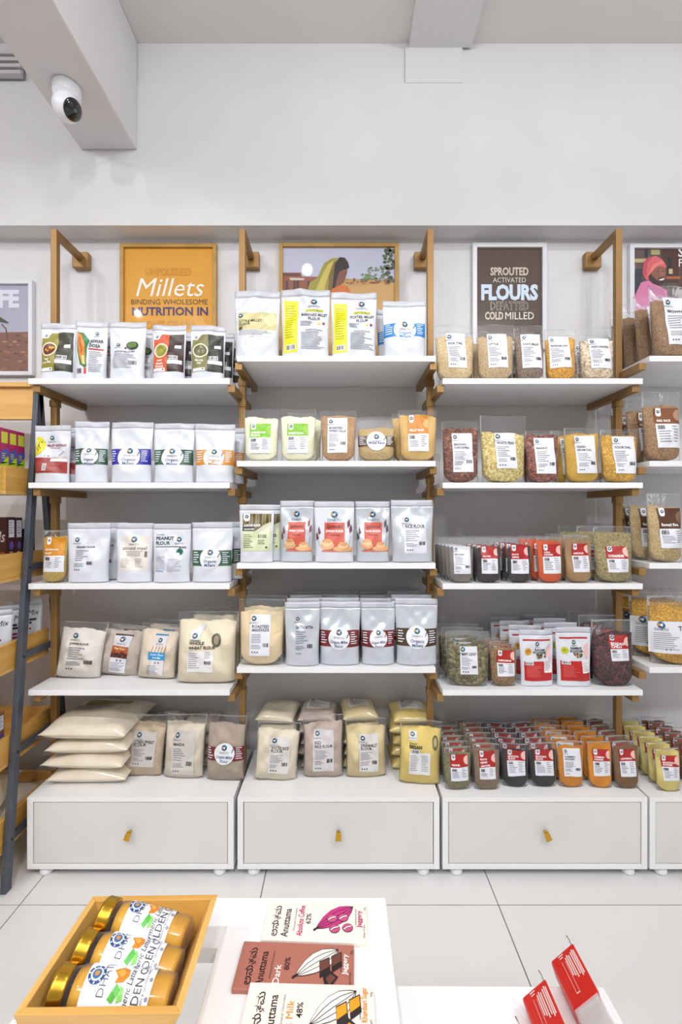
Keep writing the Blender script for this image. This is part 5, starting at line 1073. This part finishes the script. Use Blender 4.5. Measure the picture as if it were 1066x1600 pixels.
# red sleeved packets leaning on the lower table
M_RED = flat('#cf1f12', 0.35); M_PLEAT = noisy('crumpled_wrap', '#a39d9b', '#bab4b2', scale=18, rough=0.35, bump=0.9, bscale=45)
def sleeve(label, ax, ay, seed):
    t = thing('sleeved_packet', label, 'packet', (ax, ay, 0.573), 'red sleeved packets')
    u = Vector((0.027, -0.0155, 0.045)); n = Vector((0.30, 0, -0.954)); th = 0.0286; z0 = Vector((0, 0, 0.0275)); L = 0.17
    ln = Vector((-0.003, -1, 0.0)).normalized()
    def P(a, b, c): return z0 + u * a + n * (th * b) + ln * c          # a across the face, b thickness, c along the packet
    rl = 0.073
    MB().hexa([P(0, 1, 0), P(1, 1, 0), P(1, 1, rl), P(0, 1, rl)], [P(0, 0, 0), P(1, 0, 0), P(1, 0, rl), P(0, 0, rl)]).build('sleeve', M_RED, t, bevel=0.003)
    MB().hexa([P(0.03, 0.97, rl - 0.01), P(0.97, 0.97, rl - 0.01), P(0.97, 0.97, L), P(0.03, 0.97, L)], [P(0.03, 0.03, rl - 0.01), P(0.97, 0.03, rl - 0.01), P(0.97, 0.03, L), P(0.03, 0.03, L)]).build('clear_tray', M_FILM, t, bevel=0.002)
    R = random.Random(seed); b = MB(); ny, nx = 40, 8; vs = []
    for j in range(ny + 1):
        for i in range(nx + 1):
            a = 0.08 + 0.84 * i / nx; c = rl - 0.006 + (L - rl) * j / ny
            vs.append(P(a, 0.13 + 0.035 * math.sin(j * 1.6 + 0.6 * math.sin(i * 0.9)) + R.uniform(-0.012, 0.012), c))
    m = len(vs); vs += [P(0.08 + 0.84 * i / nx, 0.85, rl - 0.006 + (L - rl) * j / ny) for j in range(ny + 1) for i in range(nx + 1)]
    k = nx + 1; fs = []
    for j in range(ny):
        for i in range(nx): q = (j * k + i, j * k + i + 1, (j + 1) * k + i + 1, (j + 1) * k + i); fs += [q, tuple(m + e for e in q[::-1])]
        fs += [(j * k, (j + 1) * k, m + (j + 1) * k, m + j * k), (j * k + nx, m + j * k + nx, m + (j + 1) * k + nx, (j + 1) * k + nx)]
    b.add(vs, fs); b.build('pleated_contents', M_PLEAT, t, True)
    mid = P(0.92, 0.10, 0.004); MB().tube([mid, mid + Vector((-0.002, 0.006, 0.006)), mid + Vector((-0.004, 0.011, 0.008))], 0.0009).build('pin', flat('#8d8a8c', 0.3, 0.8), t, True)
    p = Print(1, 1, lambda x, z, o: P(x, -(o * 0.6) / th, z), seed); p.step = 9
    W_ = '#f3d5cf'
    for k, (a, c0, c1) in enumerate(((0.88, 0.010, 0.044), (0.82, 0.008, 0.046), (0.75, 0.010, 0.042), (0.66, 0.012, 0.044), (0.59, 0.010, 0.040), (0.52, 0.012, 0.038))):
        p.rectm(a - 0.022, c0, a + 0.022, c1, W_, 1)
    p.rectm(0.34, 0.014, 0.352, 0.058, W_, 1); p.rectm(0.46, 0.016, 0.472, 0.060, W_, 1); p.rectm(0.34, 0.058, 0.472, 0.0595, W_, 1)
    p.rectm(0.30, 0.0045, 0.50, 0.0062, W_, 1); p.rectm(0.32, 0.008, 0.46, 0.0095, W_, 1); p.rectm(0.10, 0.020, 0.115, 0.050, '#e2483c', 1); p.rectm(0.20, 0.020, 0.215, 0.050, '#e2483c', 1)
    p.build(t, 'print')
sleeve('farthest of three red sleeved packets with pleated clear tray showing', 0.3325, 0.7165, 1)
sleeve('middle one of three red sleeved packets on the lower table', 0.2655, 0.663, 2)
sleeve('nearest red sleeved packet, only its corner in view', 0.2085, 0.603, 3)
